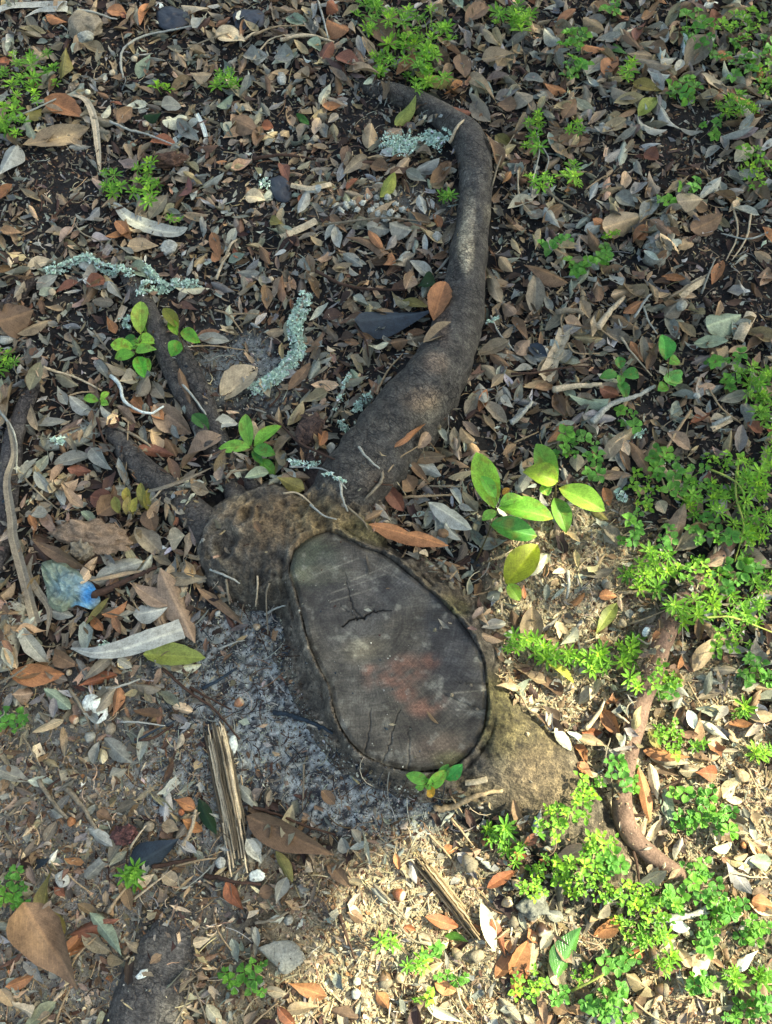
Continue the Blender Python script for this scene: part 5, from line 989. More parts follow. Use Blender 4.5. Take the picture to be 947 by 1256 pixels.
# ------------------------------------------------------------------ lichen
LB = [leaf_tmpl(3, 2, 'obov', cup=c, bend=b, rag=.2, seed=s + 80, curl=.25) for s, (c, b) in enumerate([(.6, .2), (-.5, .3), (.9, -.2)])]
def lichen(pts, wpx, n, parent, name='lichen', sc=1.0, k='N', cup=.0, tone=(212, 230, 216)):
    P = np.array([onground(*rg(k, x, y)) for x, y in pts]); C = catmull(P, 8) if len(P) > 1 else np.repeat(P, 2, 0)
    s = REG[k][2] if len(REG[k]) > 2 else .3379; w_ = pxr(*rg(k, *pts[0]), wpx * s * .8)
    q = RNG.integers(0, len(C), n); r = w_ / 2 * np.sqrt(RNG.random(n)); a = RNG.uniform(0, 6.28, n)
    x = C[q, 0] + r * np.cos(a); y = C[q, 1] + r * np.sin(a); z = hg(x, y) + w_ * .22 * RNG.random(n) * (1 - (r / (w_ / 2 + 1e-9)) ** 2) + .0032
    L = RNG.uniform(.004, .0085, n) * sc; W = L * RNG.uniform(.35, .7, n); c = np.clip(lin(tone, .9) * np.exp(.18 * RNG.normal(size=(n, 1))), .05, .85)
    S = Soup(); t = RNG.integers(0, 3, n); o0 = np.asarray(parent.location) if parent is not None else C[0]
    for m in range(3):
        e = t == m
        if e.any(): S.add(LB[m], x[e] - o0[0], y[e] - o0[1], z[e] - o0[2], RNG.uniform(0, 6.28, e.sum()), RNG.normal(size=e.sum()) * .6, RNG.normal(size=e.sum()) * .6, L[e], W[e], c[e])
    o = S.build(name, M_LICH, loc=None if parent is not None else o0)
    if parent is not None: o.parent = parent
    o['kind'] = 'stuff' if parent is not None else None
    if parent is None: del o['kind']
    return o
def lichen_twig(label, stick, rp, cn, runs, arch=.006, group=None):
    t = thing('lichen_twig', onground(*rg(*stick[0][0])) if False else onground(*stick[0])); tag(t, label, 'lichen twig')
    twig('N', stick, rp * .55, cn, name='stick', parent=t, arch=arch)
    for pts, w_, n in runs: lichen(pts, w_, n, t)
    return t
lichen_twig('long stick furred with pale mint lichen, left of the dark slate leaf', [(374, 364), (362, 400), (366, 432), (345, 455), (314, 478)], 8, 'grey', [([(374, 366), (362, 400), (366, 432)], 24, 900), ([(366, 432), (345, 455), (314, 478)], 26, 950)])
lichen_twig('crooked branch crusted in pale mint lichen at upper left', [(58, 332), (82, 327), (105, 317), (120, 326), (140, 334), (160, 336)], 6, 'grey', [([(60, 332), (82, 327), (105, 317), (128, 329), (160, 336)], 14, 800)])
lichen_twig('forked lichen branch lying across the dark root at upper left', [(178, 327), (190, 340), (203, 352), (240, 349)], 6, 'grey', [([(178, 327), (190, 340), (203, 352)], 14, 350), ([(173, 359), (190, 354), (215, 350), (240, 348)], 15, 550)])
lichen_twig('thin grey stick with lichen pointing at the main root', [(429, 460), (420, 485), (412, 500), (404, 514)], 9, 'grey', [([(429, 460), (420, 485), (412, 502)], 8, 70)])
lichen_twig('lichen-dotted twig draped over the top of the stump', [(355, 572), (375, 575), (395, 580), (415, 590), (425, 600)], 5, 'silver', [([(358, 568), (378, 572), (392, 580)], 12, 110), ([(398, 582), (424, 592)], 5, 30)])
for lab, pts, w_, n in (('round mint-green lichen tuft left of the pale green leaf', [(478, 175), (492, 186), (500, 175)], 36, 700), ('feathery mint-green lichen tuft touching the upper root', [(525, 172), (540, 178)], 32, 500), ('little pale lichen knot beside the bushy seedling', [(156, 396), (160, 402)], 16, 70),
                        ('lichen flakes on the lower left side of the main root', [(436, 505), (442, 498), (452, 486)], 14, 110), ('small lichen tuft by the root stub', [(420, 522), (424, 528)], 13, 60), ('lichen flecks on the pale grey stick', [(66, 543), (78, 541)], 13, 50),
                        ('tiny lichen tuft under the pale curved blade', [(127, 790), (131, 796)], 14, 45), ('grey-blue lichen crumbs left of the white rubble', [(322, 225), (326, 232)], 18, 60), ('pale lichen strip right of the main root', [(598, 396), (610, 390)], 8, 40), ('wispy lichen tuft inside the green mat on the right', [(757, 605), (764, 612)], 18, 60),
                        ('lichen crumbs at the far right under the weeds', [(780, 535), (788, 530)], 12, 40)):
    o = lichen(pts, w_, n, None, 'lichen_tuft'); tag(o, lab, 'lichen')

# ================================================================== PLANTS
def green(cn, k=1.0): return lin(cn, .86 * k)
G_A, G_B, G_C, G_D = (162, 208, 74), (132, 186, 66), (178, 196, 62), (104, 160, 66)
def pleaf(parent, u1, v1, z1, u2, v2, z2, wpx, rgb, shape='oval', cup=.25, bend=-.08, mat=M_GREEN, seed=0, name='leaf'):
    a = unproj(u1, v1, z1); b = unproj(u2, v2, z2); f = b - a; L = float(np.linalg.norm(f)); m = (a + b) / 2; th = math.atan2(f[1], f[0])
    dl = math.hypot(u2 - u1, v2 - v1) + 1e-6; W = pxlen((u1 + u2) / 2, (v1 + v2) / 2, -(v2 - v1) / dl * wpx, (u2 - u1) / dl * wpx, (z1 + z2) / 2)
    V, F, UV = leaf_tmpl(12, 6, shape, cup=cup, bend=bend, rag=.012, twist=RNG.normal() * .12, seed=int(RNG.integers(1e6)))
    P = np.stack([V[:, 0] * L, V[:, 1] * W, V[:, 2] * W + V[:, 3] * L], -1); hz = math.hypot(f[0], f[1])
    P = P @ frames(np.array([th]), np.array([f[2] / max(hz, 1e-4)]), np.array([RNG.normal() * .12]))[0].T
    c = np.clip(green(rgb) * (1 + .16 * (fbm(V[:, 0] * 6 + L * 900, V[:, 1] * 4, 3, 5) - .5)[:, None] * 2), .01, .8)
    br = (sstep(.60, .74, fbm(V[:, 0] * 7 + L * 500, V[:, 1] * 6 + W * 300, 3, 15) + .12 * (np.abs(V[:, 0]) > .42)) * .6)[:, None]; c = c * (1 - br) + lin((150, 126, 60)) * br
    o0 = np.asarray(parent.location)
    return mk(name, P, F, c, mat, UV, parent=parent, loc=m - o0)
def stem(parent, pts, r, rgb):
    C = catmull(np.array(pts), 6); o = mk_tube('stem', C, np.linspace(r, r * .6, len(C)), lin(rgb, .6), M_BITS, 6, loc=np.asarray(parent.location)); o.parent = parent; o.location = (0, 0, 0); return o
def seedling(label, k, base, node, zn, leaves, stemc=(110, 96, 60), cat='seedling', r=.0013):
    u, v = rg(k, *base); p = onground(u, v); t = thing('seedling', p); tag(t, label, cat); nu, nv = rg(k, *node); s = REG[k][2] if len(REG[k]) > 2 else .3379
    nd = unproj(nu, nv, p[2] + zn); stem(t, [p - [0, 0, .003], (p + nd) / 2 + [.002, 0, 0], nd], r, stemc)
    for L in leaves:
        x1, y1, x2, y2, w_, rgb = L[:6]; dz = L[6] if len(L) > 6 else .008; z0 = L[7] if len(L) > 7 else 0
        a = rg(k, x1, y1); b = rg(k, x2, y2)
        q = unproj(*a, p[2] + zn + z0)
        if np.linalg.norm(q - nd) > .003: stem(t, [nd, (q + nd) / 2 + [0, 0, .001], q], r * .6, stemc)
        pleaf(t, *a, p[2] + zn + z0, *b, p[2] + zn + z0 + dz, w_ * s, rgb)
    return t
YG = (186, 206, 66); LG = (156, 214, 88); MG = (128, 192, 80); DG = (98, 164, 72)
seedling('tall seedling with large fresh green leaves right of the stump', 'P', (175, 660), (278, 400), .07, [(262, 402, 172, 130, 128, LG, .012), (285, 395, 552, 442, 118, MG, .004), (245, 492, 476, 522, 112, DG, -.006, -.014), (272, 355, 200, 250, 60, (160, 222, 90), .01, .012),
    (288, 388, 402, 352, 58, LG, .004, .012), (270, 418, 205, 468, 52, LG, -.006), (300, 340, 335, 310, 30, (214, 150, 60), .004, .014)])
seedling('seedling with five pointed yellow-green leaves, second from the stump', 'P', (530, 400), (560, 292), .055, [(572, 282, 455, 98, 108, (150, 200, 80), .01), (578, 272, 406, 225, 108, YG, .012, .01), (580, 300, 802, 412, 112, (150, 196, 76), .002), (560, 352, 612, 525, 92, (150, 196, 76), -.008, -.006), (500, 290, 525, 345, 60, (120, 180, 70), -.004, -.01)])
seedling('seedling with one big yellow leaf speckled orange nearest the stump', 'P', (352, 880), (322, 772), .035, [(318, 770, 470, 575, 150, (196, 196, 52), .012), (328, 772, 388, 855, 66, (150, 190, 70), -.004)])
o = named_leaf(*rg('P', 430, 735), *rg('P', 518, 640), 60 * .2534, 'cream', 'oval', auto=False); tag(o, 'cream-coloured leaf half under the big yellow leaf', 'leaf')
seedling('green seedling with five starry leaves above the stump knot', 'Q', (775, 790), (757, 757), .03, [(752, 752, 728, 605, 66, LG, .006), (750, 768, 612, 750, 56, LG, .004), (765, 748, 892, 658, 56, MG, .004), (766, 758, 864, 788, 58, MG, .002), (758, 775, 812, 830, 40, DG, -.004), (795, 815, 866, 878, 56, MG, -.006, -.01)])
o = named_leaf(*rg('Q', 842, 868), *rg('Q', 728, 898), 54 * .2746, 'grey-green', 'oval', auto=False); tag(o, 'pale green fallen leaf beneath the starry five-leaved seedling', 'leaf')
seedling('bushy bright green seedling left of the dark roots', 'Q', (262, 345), (258, 300), .035, [(270, 245, 252, 100, 78, (166, 204, 90), .004, .006), (290, 240, 262, 120, 66, (140, 186, 80), .002), (238, 288, 328, 288, 66, LG, .004), (230, 312, 126, 298, 56, LG, .002), (236, 338, 146, 362, 46, (150, 214, 80), 0.), (238, 328, 332, 318, 42, LG, .002, .006),
    (242, 350, 282, 444, 66, (120, 206, 70), -.004), (284, 360, 306, 418, 32, LG, -.004), (245, 300, 190, 268, 50, DG, .0, -.006), (262, 320, 215, 285, 42, MG, 0., -.004)])
seedling('small bronze-tipped seedling right of the bushy one', 'Q', (455, 330), (437, 262), .03, [(430, 222, 364, 132, 56, (170, 160, 60), .006, .004), (430, 252, 384, 192, 46, (130, 180, 66), .002), (435, 245, 532, 276, 58, (120, 184, 66), .004), (440, 285, 394, 348, 64, (110, 180, 60), -.002)])
seedling('tiny three-leaved seedling at the left beside the white rootlet', 'Q', (80, 570), (80, 545), .015, [(75, 548, 6, 540, 38, (140, 200, 76), .002), (84, 540, 124, 514, 28, LG, .002), (88, 558, 118, 570, 30, LG, 0.), (80, 552, 105, 545, 24, MG, 0.)])
OL = (158, 150, 76)
seedling('olive-tan wilted seedling beside the big dark root at left', 'D', (480, 960), (478, 945), .02, [(522, 925, 508, 832, 34, OL, .004), (534, 935, 540, 850, 30, OL, .004), (455, 905, 460, 850, 32, OL, .004), (430, 945, 414, 882, 36, OL, .002), (480, 948, 492, 885, 36, (170, 170, 96), .003), (455, 950, 470, 880, 30, (176, 160, 100), .004)])
seedling('sprig of serrated green leaves at the foot of the stump', 'K', (640, 70), (645, 60), .02, [(640, 62, 555, 45, 46, MG, .002), (660, 88, 622, 62, 40, DG, 0.), (632, 92, 705, 28, 50, MG, .006), (672, 60, 712, 5, 40, DG, .004), (700, 62, 762, 6, 52, (70, 160, 80), .006), (625, 80, 590, 90, 30, MG, 0.), (635, 88, 658, 122, 36, (206, 160, 50), -.003)])
seedling('upright sprout with one oval green leaf over a curled pale one', 'F', (560, 520), (572, 400), .03, [(565, 385, 555, 292, 66, (110, 200, 86), .006), (575, 400, 612, 388, 40, MG, .0), (572, 430, 600, 480, 66, (140, 206, 110), 0., -.008), (560, 450, 625, 465, 50, (160, 200, 110), 0., -.01), (568, 480, 535, 500, 40, MG, 0., -.012)])
seedling('five round green leaves on thin stalks at the right', 'F', (400, 500), (400, 430), .02, [(398, 420, 390, 375, 38, DG, .002), (390, 440, 322, 450, 36, DG, .002), (405, 435, 465, 452, 42, DG, .002), (402, 460, 412, 528, 42, DG, 0.), (396, 440, 398, 480, 30, MG, .004)])

# small weeds, sprig by sprig
def sprig_mesh(kind, seed):
    r = np.random.default_rng(seed); V = []; F = []; C = []; U = []; n0 = 0
    def addleaf(az, r0, L, W, el, z0, shape, cc, nL=4):
        nonlocal n0
        T, Fc, UV = leaf_tmpl(nL, 2, shape, cup=.3, bend=-.06, rag=.02, seed=int(r.integers(1e6)))
        P = np.stack([(T[:, 0] + .5) * L + r0, T[:, 1] * W, T[:, 2] * W + T[:, 3] * L], -1)
        ce, se = math.cos(el), math.sin(el); P = np.stack([P[:, 0] * ce - P[:, 2] * se, P[:, 1], P[:, 0] * se + P[:, 2] * ce + z0], -1)
        ca, sa = math.cos(az), math.sin(az); P = np.stack([P[:, 0] * ca - P[:, 1] * sa, P[:, 0] * sa + P[:, 1] * ca, P[:, 2]], -1)
        V.append(P); F.append(Fc + n0); C.append(np.tile(cc, (len(P), 1))); U.append(UV); n0 += len(P)
    if kind == 'whorl':
        n = int(r.integers(6, 9)); a0 = r.random() * 6
        for q in range(n): addleaf(a0 + q * 6.283 / n + r.normal() * .12, .02, r.uniform(.85, 1.1), r.uniform(.19, .28), r.uniform(0, .4), 0, 'obov', green(G_B, r.uniform(.8, 1.15)))
        for q in range(5): addleaf(a0 + .4 + q * 6.283 / 5, .02, r.uniform(.4, .6), .2, r.uniform(.4, .9), .25, 'obov', green(G_A, r.uniform(.95, 1.25)))
    elif kind == 'pairs':
        a0 = r.random() * 6
        for lv in range(3):
            for q in range(2): addleaf(a0 + lv * 1.57 + q * 3.14 + r.normal() * .15, .12, r.uniform(.62, .85) * (1 - .2 * lv), r.uniform(.46, .58) * (1 - .2 * lv), r.uniform(-.05, .3) + lv * .2, lv * .18, 'oval', green(G_A if lv else G_B, r.uniform(.85, 1.15)))
        for q in range(2): addleaf(r.random() * 6, .5, r.uniform(.45, .65), r.uniform(.35, .45), .1, -.2, 'oval', green(G_B, .9))
    elif kind == 'round':
        n = int(r.integers(3, 6)); a0 = r.random() * 6
        for q in range(n): addleaf(a0 + q * 6.283 / n + r.normal() * .2, .1, r.uniform(.75, 1.), r.uniform(.68, .85), r.uniform(-.05, .3), r.random() * .2, 'oval', green(G_D, r.uniform(.9, 1.5)))
    else:
        a0 = r.random() * 6
        for q in range(3):
            for sg in (-1, 1): addleaf(a0 + q * 2.094 + sg * .3, .06, .85, .55, r.uniform(0, .2), 0, 'obov', green(G_D, r.uniform(.95, 1.3)))
    me = mk('sprig', np.concatenate(V), np.concatenate(F), np.clip(np.concatenate(C), .01, .8), M_GREEN, np.concatenate(U)); d = me.data; bpy.data.objects.remove(me); return d
SPR = {k: [sprig_mesh(k, 10 * i + s) for s in range(5)] for i, k in enumerate(('whorl', 'pairs', 'round', 'clover'))}
KN = {'w': 'whorl', 'p': 'pairs', 'r': 'round', 'c': 'clover'}
WN = {'w': ('goosegrass_clump', 'goosegrass clump with whorled leaves', 1.0), 'p': ('chickweed_clump', 'chickweed clump with small paired leaves', .9), 'r': ('round_leaved_weed', 'round-leaved little weed', .9), 'c': ('clover_clump', 'clover clump with three-part leaves', .9)}
WEEDS = '''35 92 40 34 15 w|12 145 20 22 8 w|201 105 10 12 2 w|278 97 14 18 6 w|135 225 13 18 5 w|177 223 20 26 8 w|217 268 9 8 2 w|470 22 38 20 12 w|525 45 30 34 14 w|490 70 42 26 14 w|520 98 30 14 7 w|625 20 26 15 8 w|548 238 8 8 2 w|637 25 14 16 5 w|656 148 12 12 4 w|655 180 13 14 3 w|705 50 16 14 7 r|705 85 17 14 7 r|750 10 14 8 4 r
850 32 22 20 7 r|870 55 14 14 4 r|910 30 28 20 11 p|905 75 20 25 9 r|940 62 12 20 5 r|838 110 22 14 7 r|872 152 16 15 4 r|905 130 25 15 9 w|938 100 12 20 5 p|928 205 24 28 12 p|768 85 12 12 4 w|662 220 14 12 5 w|700 215 14 12 4 w|708 160 10 10 3 w|845 228 22 8 4 r|672 302 9 8 2 r|693 292 9 7 2 r|753 285 8 12 3 p|742 315 14 10 4 r|815 246 9 8 2 r
712 325 20 12 6 r|740 312 10 8 3 r|5 440 14 18 6 w|15 884 16 17 6 r|12 1093 24 30 9 c|162 1072 12 10 4 w|292 1200 22 14 5 c|318 1180 10 8 2 r|316 1213 10 8 2 r|530 1170 13 9 3 r|508 1183 12 10 3 w|545 1196 9 9 2 c|566 1198 9 9 2 c|522 1224 10 9 3 p|475 1155 9 8 2 w|612 1020 16 14 6 w|630 1045 14 14 4 w|638 788 22 12 6 w|665 800 14 9 4 w|690 806 18 9 5 w|733 810 15 14 7 w
770 795 13 20 6 w|780 832 12 12 4 w|817 832 20 16 7 p|820 850 12 8 3 r|800 702 34 28 14 w|840 590 38 20 10 r|868 612 34 24 12 w|925 590 24 30 12 w|922 642 26 24 12 w|872 652 28 20 9 r|862 702 28 20 9 p|905 700 32 24 11 r|850 745 36 18 11 w|908 752 34 24 12 w|937 720 14 28 6 w|895 785 30 14 6 p|928 822 22 22 9 r|928 470 22 24 10 w|898 465 12 12 4 r|875 440 8 10 2 r|937 500 12 20 5 w
810 562 20 14 6 r|790 600 22 24 8 p|780 640 14 14 4 r|770 662 12 10 3 r|818 660 14 12 4 r|700 545 20 16 5 r|728 556 14 12 4 r|690 556 10 10 2 r|730 578 12 10 2 r|772 505 12 8 2 r|775 520 9 8 2 r|899 440 14 10 3 r|945 545 8 30 4 w|885 565 22 12 5 p
700 992 26 26 11 p|722 965 16 14 5 p|672 1012 18 20 8 p|675 1066 24 20 10 p|712 1060 28 22 11 p|748 1056 14 16 5 r|758 945 22 16 5 r|775 965 9 12 3 r|722 1088 34 16 11 p|772 1098 38 16 13 p|808 1104 28 20 9 p|786 1132 34 18 11 p|827 1104 16 14 5 r|854 1067 18 24 6 r|868 1090 22 22 6 r|896 1112 20 14 6 c|875 1137 20 20 7 c|862 1160 14 9 4 r|925 1143 22 14 7 c|834 970 12 9 2 r|865 975 15 13 4 c|843 1008 22 10 6 c
884 998 17 13 6 c|890 1019 12 9 3 c|820 896 20 12 8 p|825 915 13 11 4 p|858 912 8 7 2 w|762 1178 24 12 7 r|651 1209 22 20 7 p|689 1223 12 9 3 r|713 1195 14 10 4 p|744 1227 28 20 11 r|768 1247 10 8 3 r|817 1181 12 10 4 w|860 1206 17 12 6 c|897 1196 12 9 4 w|938 1198 14 9 5 w|926 1236 24 16 9 c|898 1248 13 9 4 c|910 874 10 8 3 w|934 922 12 8 3 w|735 1035 20 14 6 p|650 1090 18 12 5 p|800 1150 22 10 6 w'''
for q in WEEDS.replace('\n', '|').split('|'):
    cu, cv, ru, rv, n, kd = q.split(); cu, cv, ru, rv, n = map(float, (cu, cv, ru, rv, n)); n = int(n * 1.12 + .5)
    nm, noun, sz = WN[kd]; p0 = onground(cu, cv); t = thing(nm, p0)
    fr_ = [];
    for m in range(n):
        a = m * 2.4 + RNG.random(); rr = math.sqrt((m + .5) / n); u = cu + ru * rr * math.cos(a); v = cv + rv * rr * math.sin(a)
        pxs = {'w': 13.5, 'p': 10.5, 'r': 11., 'c': 11.}[kd] * (1. if v > 500 else .9) * RNG.uniform(.55, 1.25)
        hh = RNG.uniform(.006, .04) * (1.2 - .5 * rr); g = hg(*unproj(u, v, .02)[:2]); p = unproj(u, v, float(g) + hh)
        d = bpy.data.objects.new('sprig', random.choice(SPR[KN[kd]])); COL.objects.link(d); d.parent = t
        s = pxr(u, v, pxs); d.scale = (s, s, s * RNG.uniform(.7, 1.2)); d.location = p - p0
        d.rotation_euler = (RNG.normal() * .28, RNG.normal() * .28, RNG.uniform(0, 6.28)); fr_.append((p, rr, a))
    VV = []; FF = []; n0 = 0
    for p, rr, a in fr_:
        b = p0 + (p - p0) * RNG.uniform(.2, .7); b[2] = hg(b[0], b[1]) - .002
        mid = (p + b) / 2 + np.array([RNG.normal() * .003, RNG.normal() * .003, .002]); C = catmull(np.array([b, mid, p - [0, 0, .0005]]), 3)
        V, F, E, UV = tube(C, np.full(len(C), .0009), 3); VV.append(V - p0); FF.append(F + n0); n0 += len(V)
    mk('stems', np.concatenate(VV), np.concatenate(FF), green((150, 186, 84), .95), M_BITS, parent=t)['kind'] = 'stuff'
    t['category'] = 'weed'
    AUTO.append((t, cu, cv, ['tiny' if n < 5 else ('dense' if n > 12 else 'small')], 'green', noun, 'low green weeds'))
# trailing goosegrass stems on the right
for k, pts, lab in (('N', [(812, 738), (850, 758), (890, 762), (947, 775)], 'long pale green trailing stem in the green mat on the right'), ('N', [(905, 560), (898, 610), (905, 650), (900, 690)], 'upright goosegrass stem at the right edge'),
                    ('N', [(868, 575), (900, 600), (915, 630)], 'short goosegrass stem under the whorls at right'), ('N', [(700, 1215), (740, 1190), (790, 1165)], 'thin green runner at the bottom right below the glossy leaf')):
    twig(k, pts, 3.2, 'yellow-green', lab, arch=.02)

# ================================================================== SHADE TREE (unseen, on the sun's side; crown carved to set the shade's outline)
LIT = [(300, 1300), (385, 1165), (400, 1105), (450, 1048), (525, 1000), (548, 978), (550, 940), (556, 850), (700, 846), (780, 858), (850, 868), (1000, 872), (1500, 860), (1500, 1700), (300, 1700)]
HALF = [(556, 860), (590, 800), (600, 720), (560, 650), (530, 560), (590, 530), (700, 560), (760, 640), (800, 660), (850, 670), (1000, 680), (1000, 880), (600, 880)]
HALF2 = [(-100, 1235), (120, 1235), (250, 1215), (330, 1180), (400, 1120), (420, 1350), (-100, 1400)]
tr = thing('shade_tree', (3.05, 1.55, 0)); tag(tr, 'spreading oak outside the picture with its crown carved to shade the litter', 'tree')
def limb(name, pts, r0, r1, seed):
    C = catmull(np.array(pts, float), 8); o = mk_tube(name, C, np.linspace(r0, r1, len(C)), lin((96, 84, 74)), M_BARK, 14, loc=np.array(tr.location), rough=.08, seed=seed, freq=6); o.parent = tr; o.location = (0, 0, 0)
limb('trunk', [(3.05, 1.55, -.1), (3.02, 1.53, .8), (3.0, 1.55, 1.8), (2.9, 1.6, 2.8), (2.8, 1.7, 4.2)], .17, .08, 71)
for i, e in enumerate([(2.0, .6, 2.9), (2.2, 2.6, 3.1), (3.6, .8, 3.1), (3.4, 2.8, 3.3), (2.4, 1.2, 3.6), (3.8, 1.9, 3.4)]): limb('limb', [(2.95, 1.56, 2.1), ((2.95 + e[0]) / 2, (1.56 + e[1]) / 2, (2.3 + e[2]) / 2 + .1), e], .06, .02, 72 + i)
n = 60000; X = RNG.uniform(-1.9, 1.9, n); Y = RNG.uniform(-1.2, 3.0, n); HH = RNG.uniform(2.35, 3.9, n)
U_, V_ = proj(X, Y, np.full(n, .03)); pr = np.ones(n)
jx = U_ + 14 * (fbm(X * 9, Y * 9, 2, 101) - .5) * 2; jy = V_ + 14 * (fbm(X * 9, Y * 9, 2, 103) - .5) * 2
pr[inpoly(jx, jy, HALF)] = SH_HALF = .16
pr[inpoly(jx, jy, HALF2)] = .5
pr[inpoly(jx, jy, LIT)] = 0.
rim_ = ((X / 1.9) ** 2 + ((Y - .9) / 2.1) ** 2) < .98 + .15 * (fbm(X * 3, Y * 3, 2, 5) - .5)
k = (RNG.random(n) < pr) & rim_; X, Y, HH = X[k], Y[k], HH[k]; n = len(X); tt = HH / SUN.z
CX, CY, CZ = X + SUN.x * tt, Y + SUN.y * tt, HH
S = Soup(); T = leaf_tmpl(3, 1, 'oval', cup=.2, bend=-.05, seed=5); L = RNG.uniform(.045, .075, n)
S.add(T, CX - tr.location.x, CY - tr.location.y, CZ, RNG.uniform(0, 6.28, n), RNG.normal(size=n) * .45, RNG.normal(size=n) * .45, L, L * .5, np.clip(lin((70, 104, 50)) * np.exp(.2 * RNG.normal(size=(n, 1))), .01, .5))
o = S.build('crown', M_GREEN); o.parent = tr; o['kind'] = 'stuff'

# the 300 leaves that show largest stay single; the rest become one object
def area_px(o):
    b = [o.location[:]]; d = o.dimensions; x, y, z = o.location
    u, v = proj(x, y, z)
    if u < -20 or v < -20 or u > IMG_W + 20 or v > IMG_H + 20: return 0
    return d.x * d.y / (CAM_H ** 2 + y * y)
bpy.context.view_layer.update()
lv = sorted([a for a in AUTO if a[0].name.startswith('dead_leaf')], key=lambda a: -area_px(a[0]))
drop_ = [a for a in lv[292:] if a[0].data.materials[0] == M_DEAD]; ids = {id(a[0]) for a in drop_}
AUTO = [a for a in AUTO if id(a[0]) not in ids]
VV, FF, CC, UU, n0 = [], [], [], [], 0
for a in drop_:
    me = a[0].data; nv = len(me.vertices); nf = len(me.polygons)
    c = np.empty(nv * 3, np.float32); me.vertices.foreach_get('co', c); f = np.empty(nf * 4, np.int32); me.loops.foreach_get('vertex_index', f)
    k_ = np.empty(nv * 4, np.float32); me.color_attributes['Col'].data.foreach_get('color', k_)
    u_ = np.empty(nf * 8, np.float32); me.uv_layers[0].data.foreach_get('uv', u_); uvv = np.zeros((nv, 2)); uvv[f] = u_.reshape(-1, 2)
    VV.append(c.reshape(-1, 3) + np.array(a[0].location)); FF.append(f.reshape(-1, 4) + n0); CC.append(k_.reshape(-1, 4)[:, :3]); UU.append(uvv); n0 += nv
    bpy.data.objects.remove(a[0])
tag(mk('fallen_leaves', np.concatenate(VV), np.concatenate(FF), np.concatenate(CC), M_DEAD, np.concatenate(UU)), 'smaller brown and grey fallen leaves strewn among the large ones', 'leaf litter', kind='stuff')

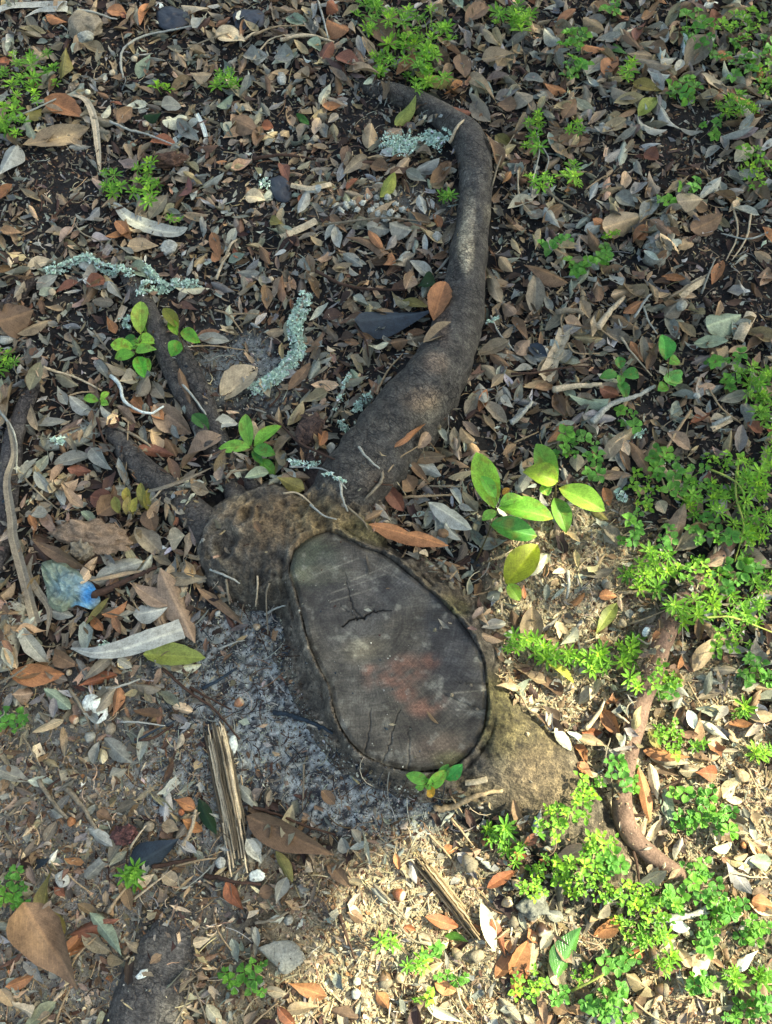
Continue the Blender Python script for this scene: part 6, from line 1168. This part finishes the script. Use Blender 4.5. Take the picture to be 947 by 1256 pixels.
# ================================================================== LABELS that single each thing out
LMK = [(475, 760, 'the stump face'), (270, 670, "the stump's knotted bulge"), (500, 520, 'the thick part of the main root'), (583, 245, 'the upright part of the main root'), (565, 330, 'the worn pale patch of root'), (470, 112, 'the far end of the main root'), (345, 425, 'the long lichen stick'), (485, 400, 'the big slate-blue leaf'),
    (293, 465, 'the large beige oval leaf'), (308, 550, 'the starry seedling'), (168, 410, 'the bushy seedling'), (225, 395, 'the bronze-tipped seedling'), (105, 322, 'the crooked lichen branch'), (112, 658, 'the porous pinkish clod'), (92, 715, 'the blue plastic scrap'), (185, 790, 'the pale curved blade'), (277, 975, 'the splintered wood in ash'),
    (355, 1022, 'the big brown leaf on ash'), (68, 1155, 'the largest brown leaf'), (190, 1042, 'the flecked slate leaf'), (12, 1093, 'the clover at the left edge'), (195, 1215, 'the flat dark root'), (345, 1172, 'the grey stone flake'), (540, 955, "the stump's foot sprig"), (545, 1100, 'the frayed tan wood strip'), (695, 1163, 'the glossy green leaf'),
    (600, 640, 'the tall fresh seedling'), (675, 590, 'the pointed-leaved seedling'), (650, 768, 'the upright tan oval leaf'), (800, 810, 'the snaking brown root'), (790, 1040, 'the bend of the snaking root'), (762, 460, 'the five round leaves'), (882, 400, 'the lobed grey-green leaf'), (812, 290, 'the rough bark log'), (500, 60, 'the big weed clump up top'), (35, 100, 'the left edge weed clump'),
    (160, 225, 'the twin green weeds'), (190, 270, 'the curved silver strip'), (103, 28, 'the grey stone up top'), (212, 25, 'the black scrap up top'), (875, 100, 'the top right weeds'), (930, 205, 'the bright weed at right'), (880, 600, 'the upper green mat'), (880, 740, 'the lower green mat'), (485, 182, 'the round lichen tuft'), (440, 255, 'the white rubble'), (20, 560, 'the dark left root'),
    (185, 590, 'the thick dark root'), (665, 925, 'the mossy right flare'), (895, 1000, 'the sunlit soil at right'), (160, 640, 'the wilted olive seedling'), (340, 850, 'the ashy patch'), (390, 530, 'the root stub'), (700, 1010, 'the sunlit chickweed'), (870, 1100, 'the sunlit round weeds'), (125, 862, 'the chunky white shard'), (200, 175, 'the rust-orange leaf'), (710, 175, 'the long tan leaf up top'), (260, 1040, 'the splintered wood end'),
    (630, 1170, 'the orange leaf pair'), (750, 1225, 'the bottom edge weeds'), (940, 1100, 'the right edge in sun'), (230, 25, 'the top edge'), (750, 110, 'the top right leaf drift'), (620, 480, 'the litter right of the root'), (730, 400, 'the stick tangle at right'), (280, 270, 'the dark litter up left'), (60, 220, 'the dark bare soil at left'), (60, 950, 'the grey soil at lower left')]
CW = {'grey': 'grey', 'tan': 'tan', 'orange': 'orange-brown', 'rust': 'rust-red', 'reddish': 'reddish-brown', 'pinkish': 'pinkish-brown', 'olive': 'olive', 'silver': 'silvery', 'slate': 'slate-grey', 'cream': 'cream'}
def dirw(du, dv):
    a = math.degrees(math.atan2(-dv, du)) % 360
    return ['right of', 'up and right of', 'above', 'up and left of', 'left of', 'down and left of', 'below', 'down and right of'][int((a + 22.5) // 45) % 8]
used_l = {}
def name_short(o): return 'clump' in o.name
for o in bpy.data.objects:
    if 'label' in o: used_l[o['label']] = 1
for o, u, v, adj, cn, noun, grp in AUTO:
    u = min(max(u, 2), 945); v = min(max(v, 2), 1254)
    near = sorted(LMK, key=lambda q: math.hypot(q[0] - u, q[1] - v))
    near = [q for q in near if math.hypot(q[0] - u, q[1] - v) > 9]
    def how(q):
        d = math.hypot(q[0] - u, q[1] - v)
        return ('just ' if d < 32 else ('well ' if d > 75 else '')) + dirw(u - q[0], v - q[1]) + ' ' + q[2]
    basew = ' '.join(list(adj) + [CW.get(cn, cn), noun])
    cand = [basew + ' ' + how(near[0])]
    for q in near[1:4]: cand.append(basew + ' ' + how(q))
    def short(q): return dirw(u - q[0], v - q[1]).replace('up and ', 'upper ').replace('down and ', 'lower ') + ' ' + q[2]
    for i_ in range(0, 4):
        for j_ in range(i_ + 1, 7): cand.append(basew + ' ' + dirw(u - near[i_][0], v - near[i_][1]) + ' ' + near[i_][2] + ', towards ' + near[j_][2])
    if name_short(o): cand = [c.replace('with whorled leaves ', '').replace('with small paired leaves ', '').replace('with three-part leaves ', '') for c in cand]
    for c_ in cand:
        if c_ not in used_l and len(c_.split()) <= 16: break
    else:
        c_ = cand[0]; print('DUP', c_)
    c_ = ' '.join(c_.split()[:16]); used_l[c_] = 1; o['label'] = c_; o['group'] = grp
print('named leaves', DEADN[0], 'auto', len(AUTO))
print('tris', sum(len(m.loops) - 2 * len(m.polygons) for m in bpy.data.meshes))
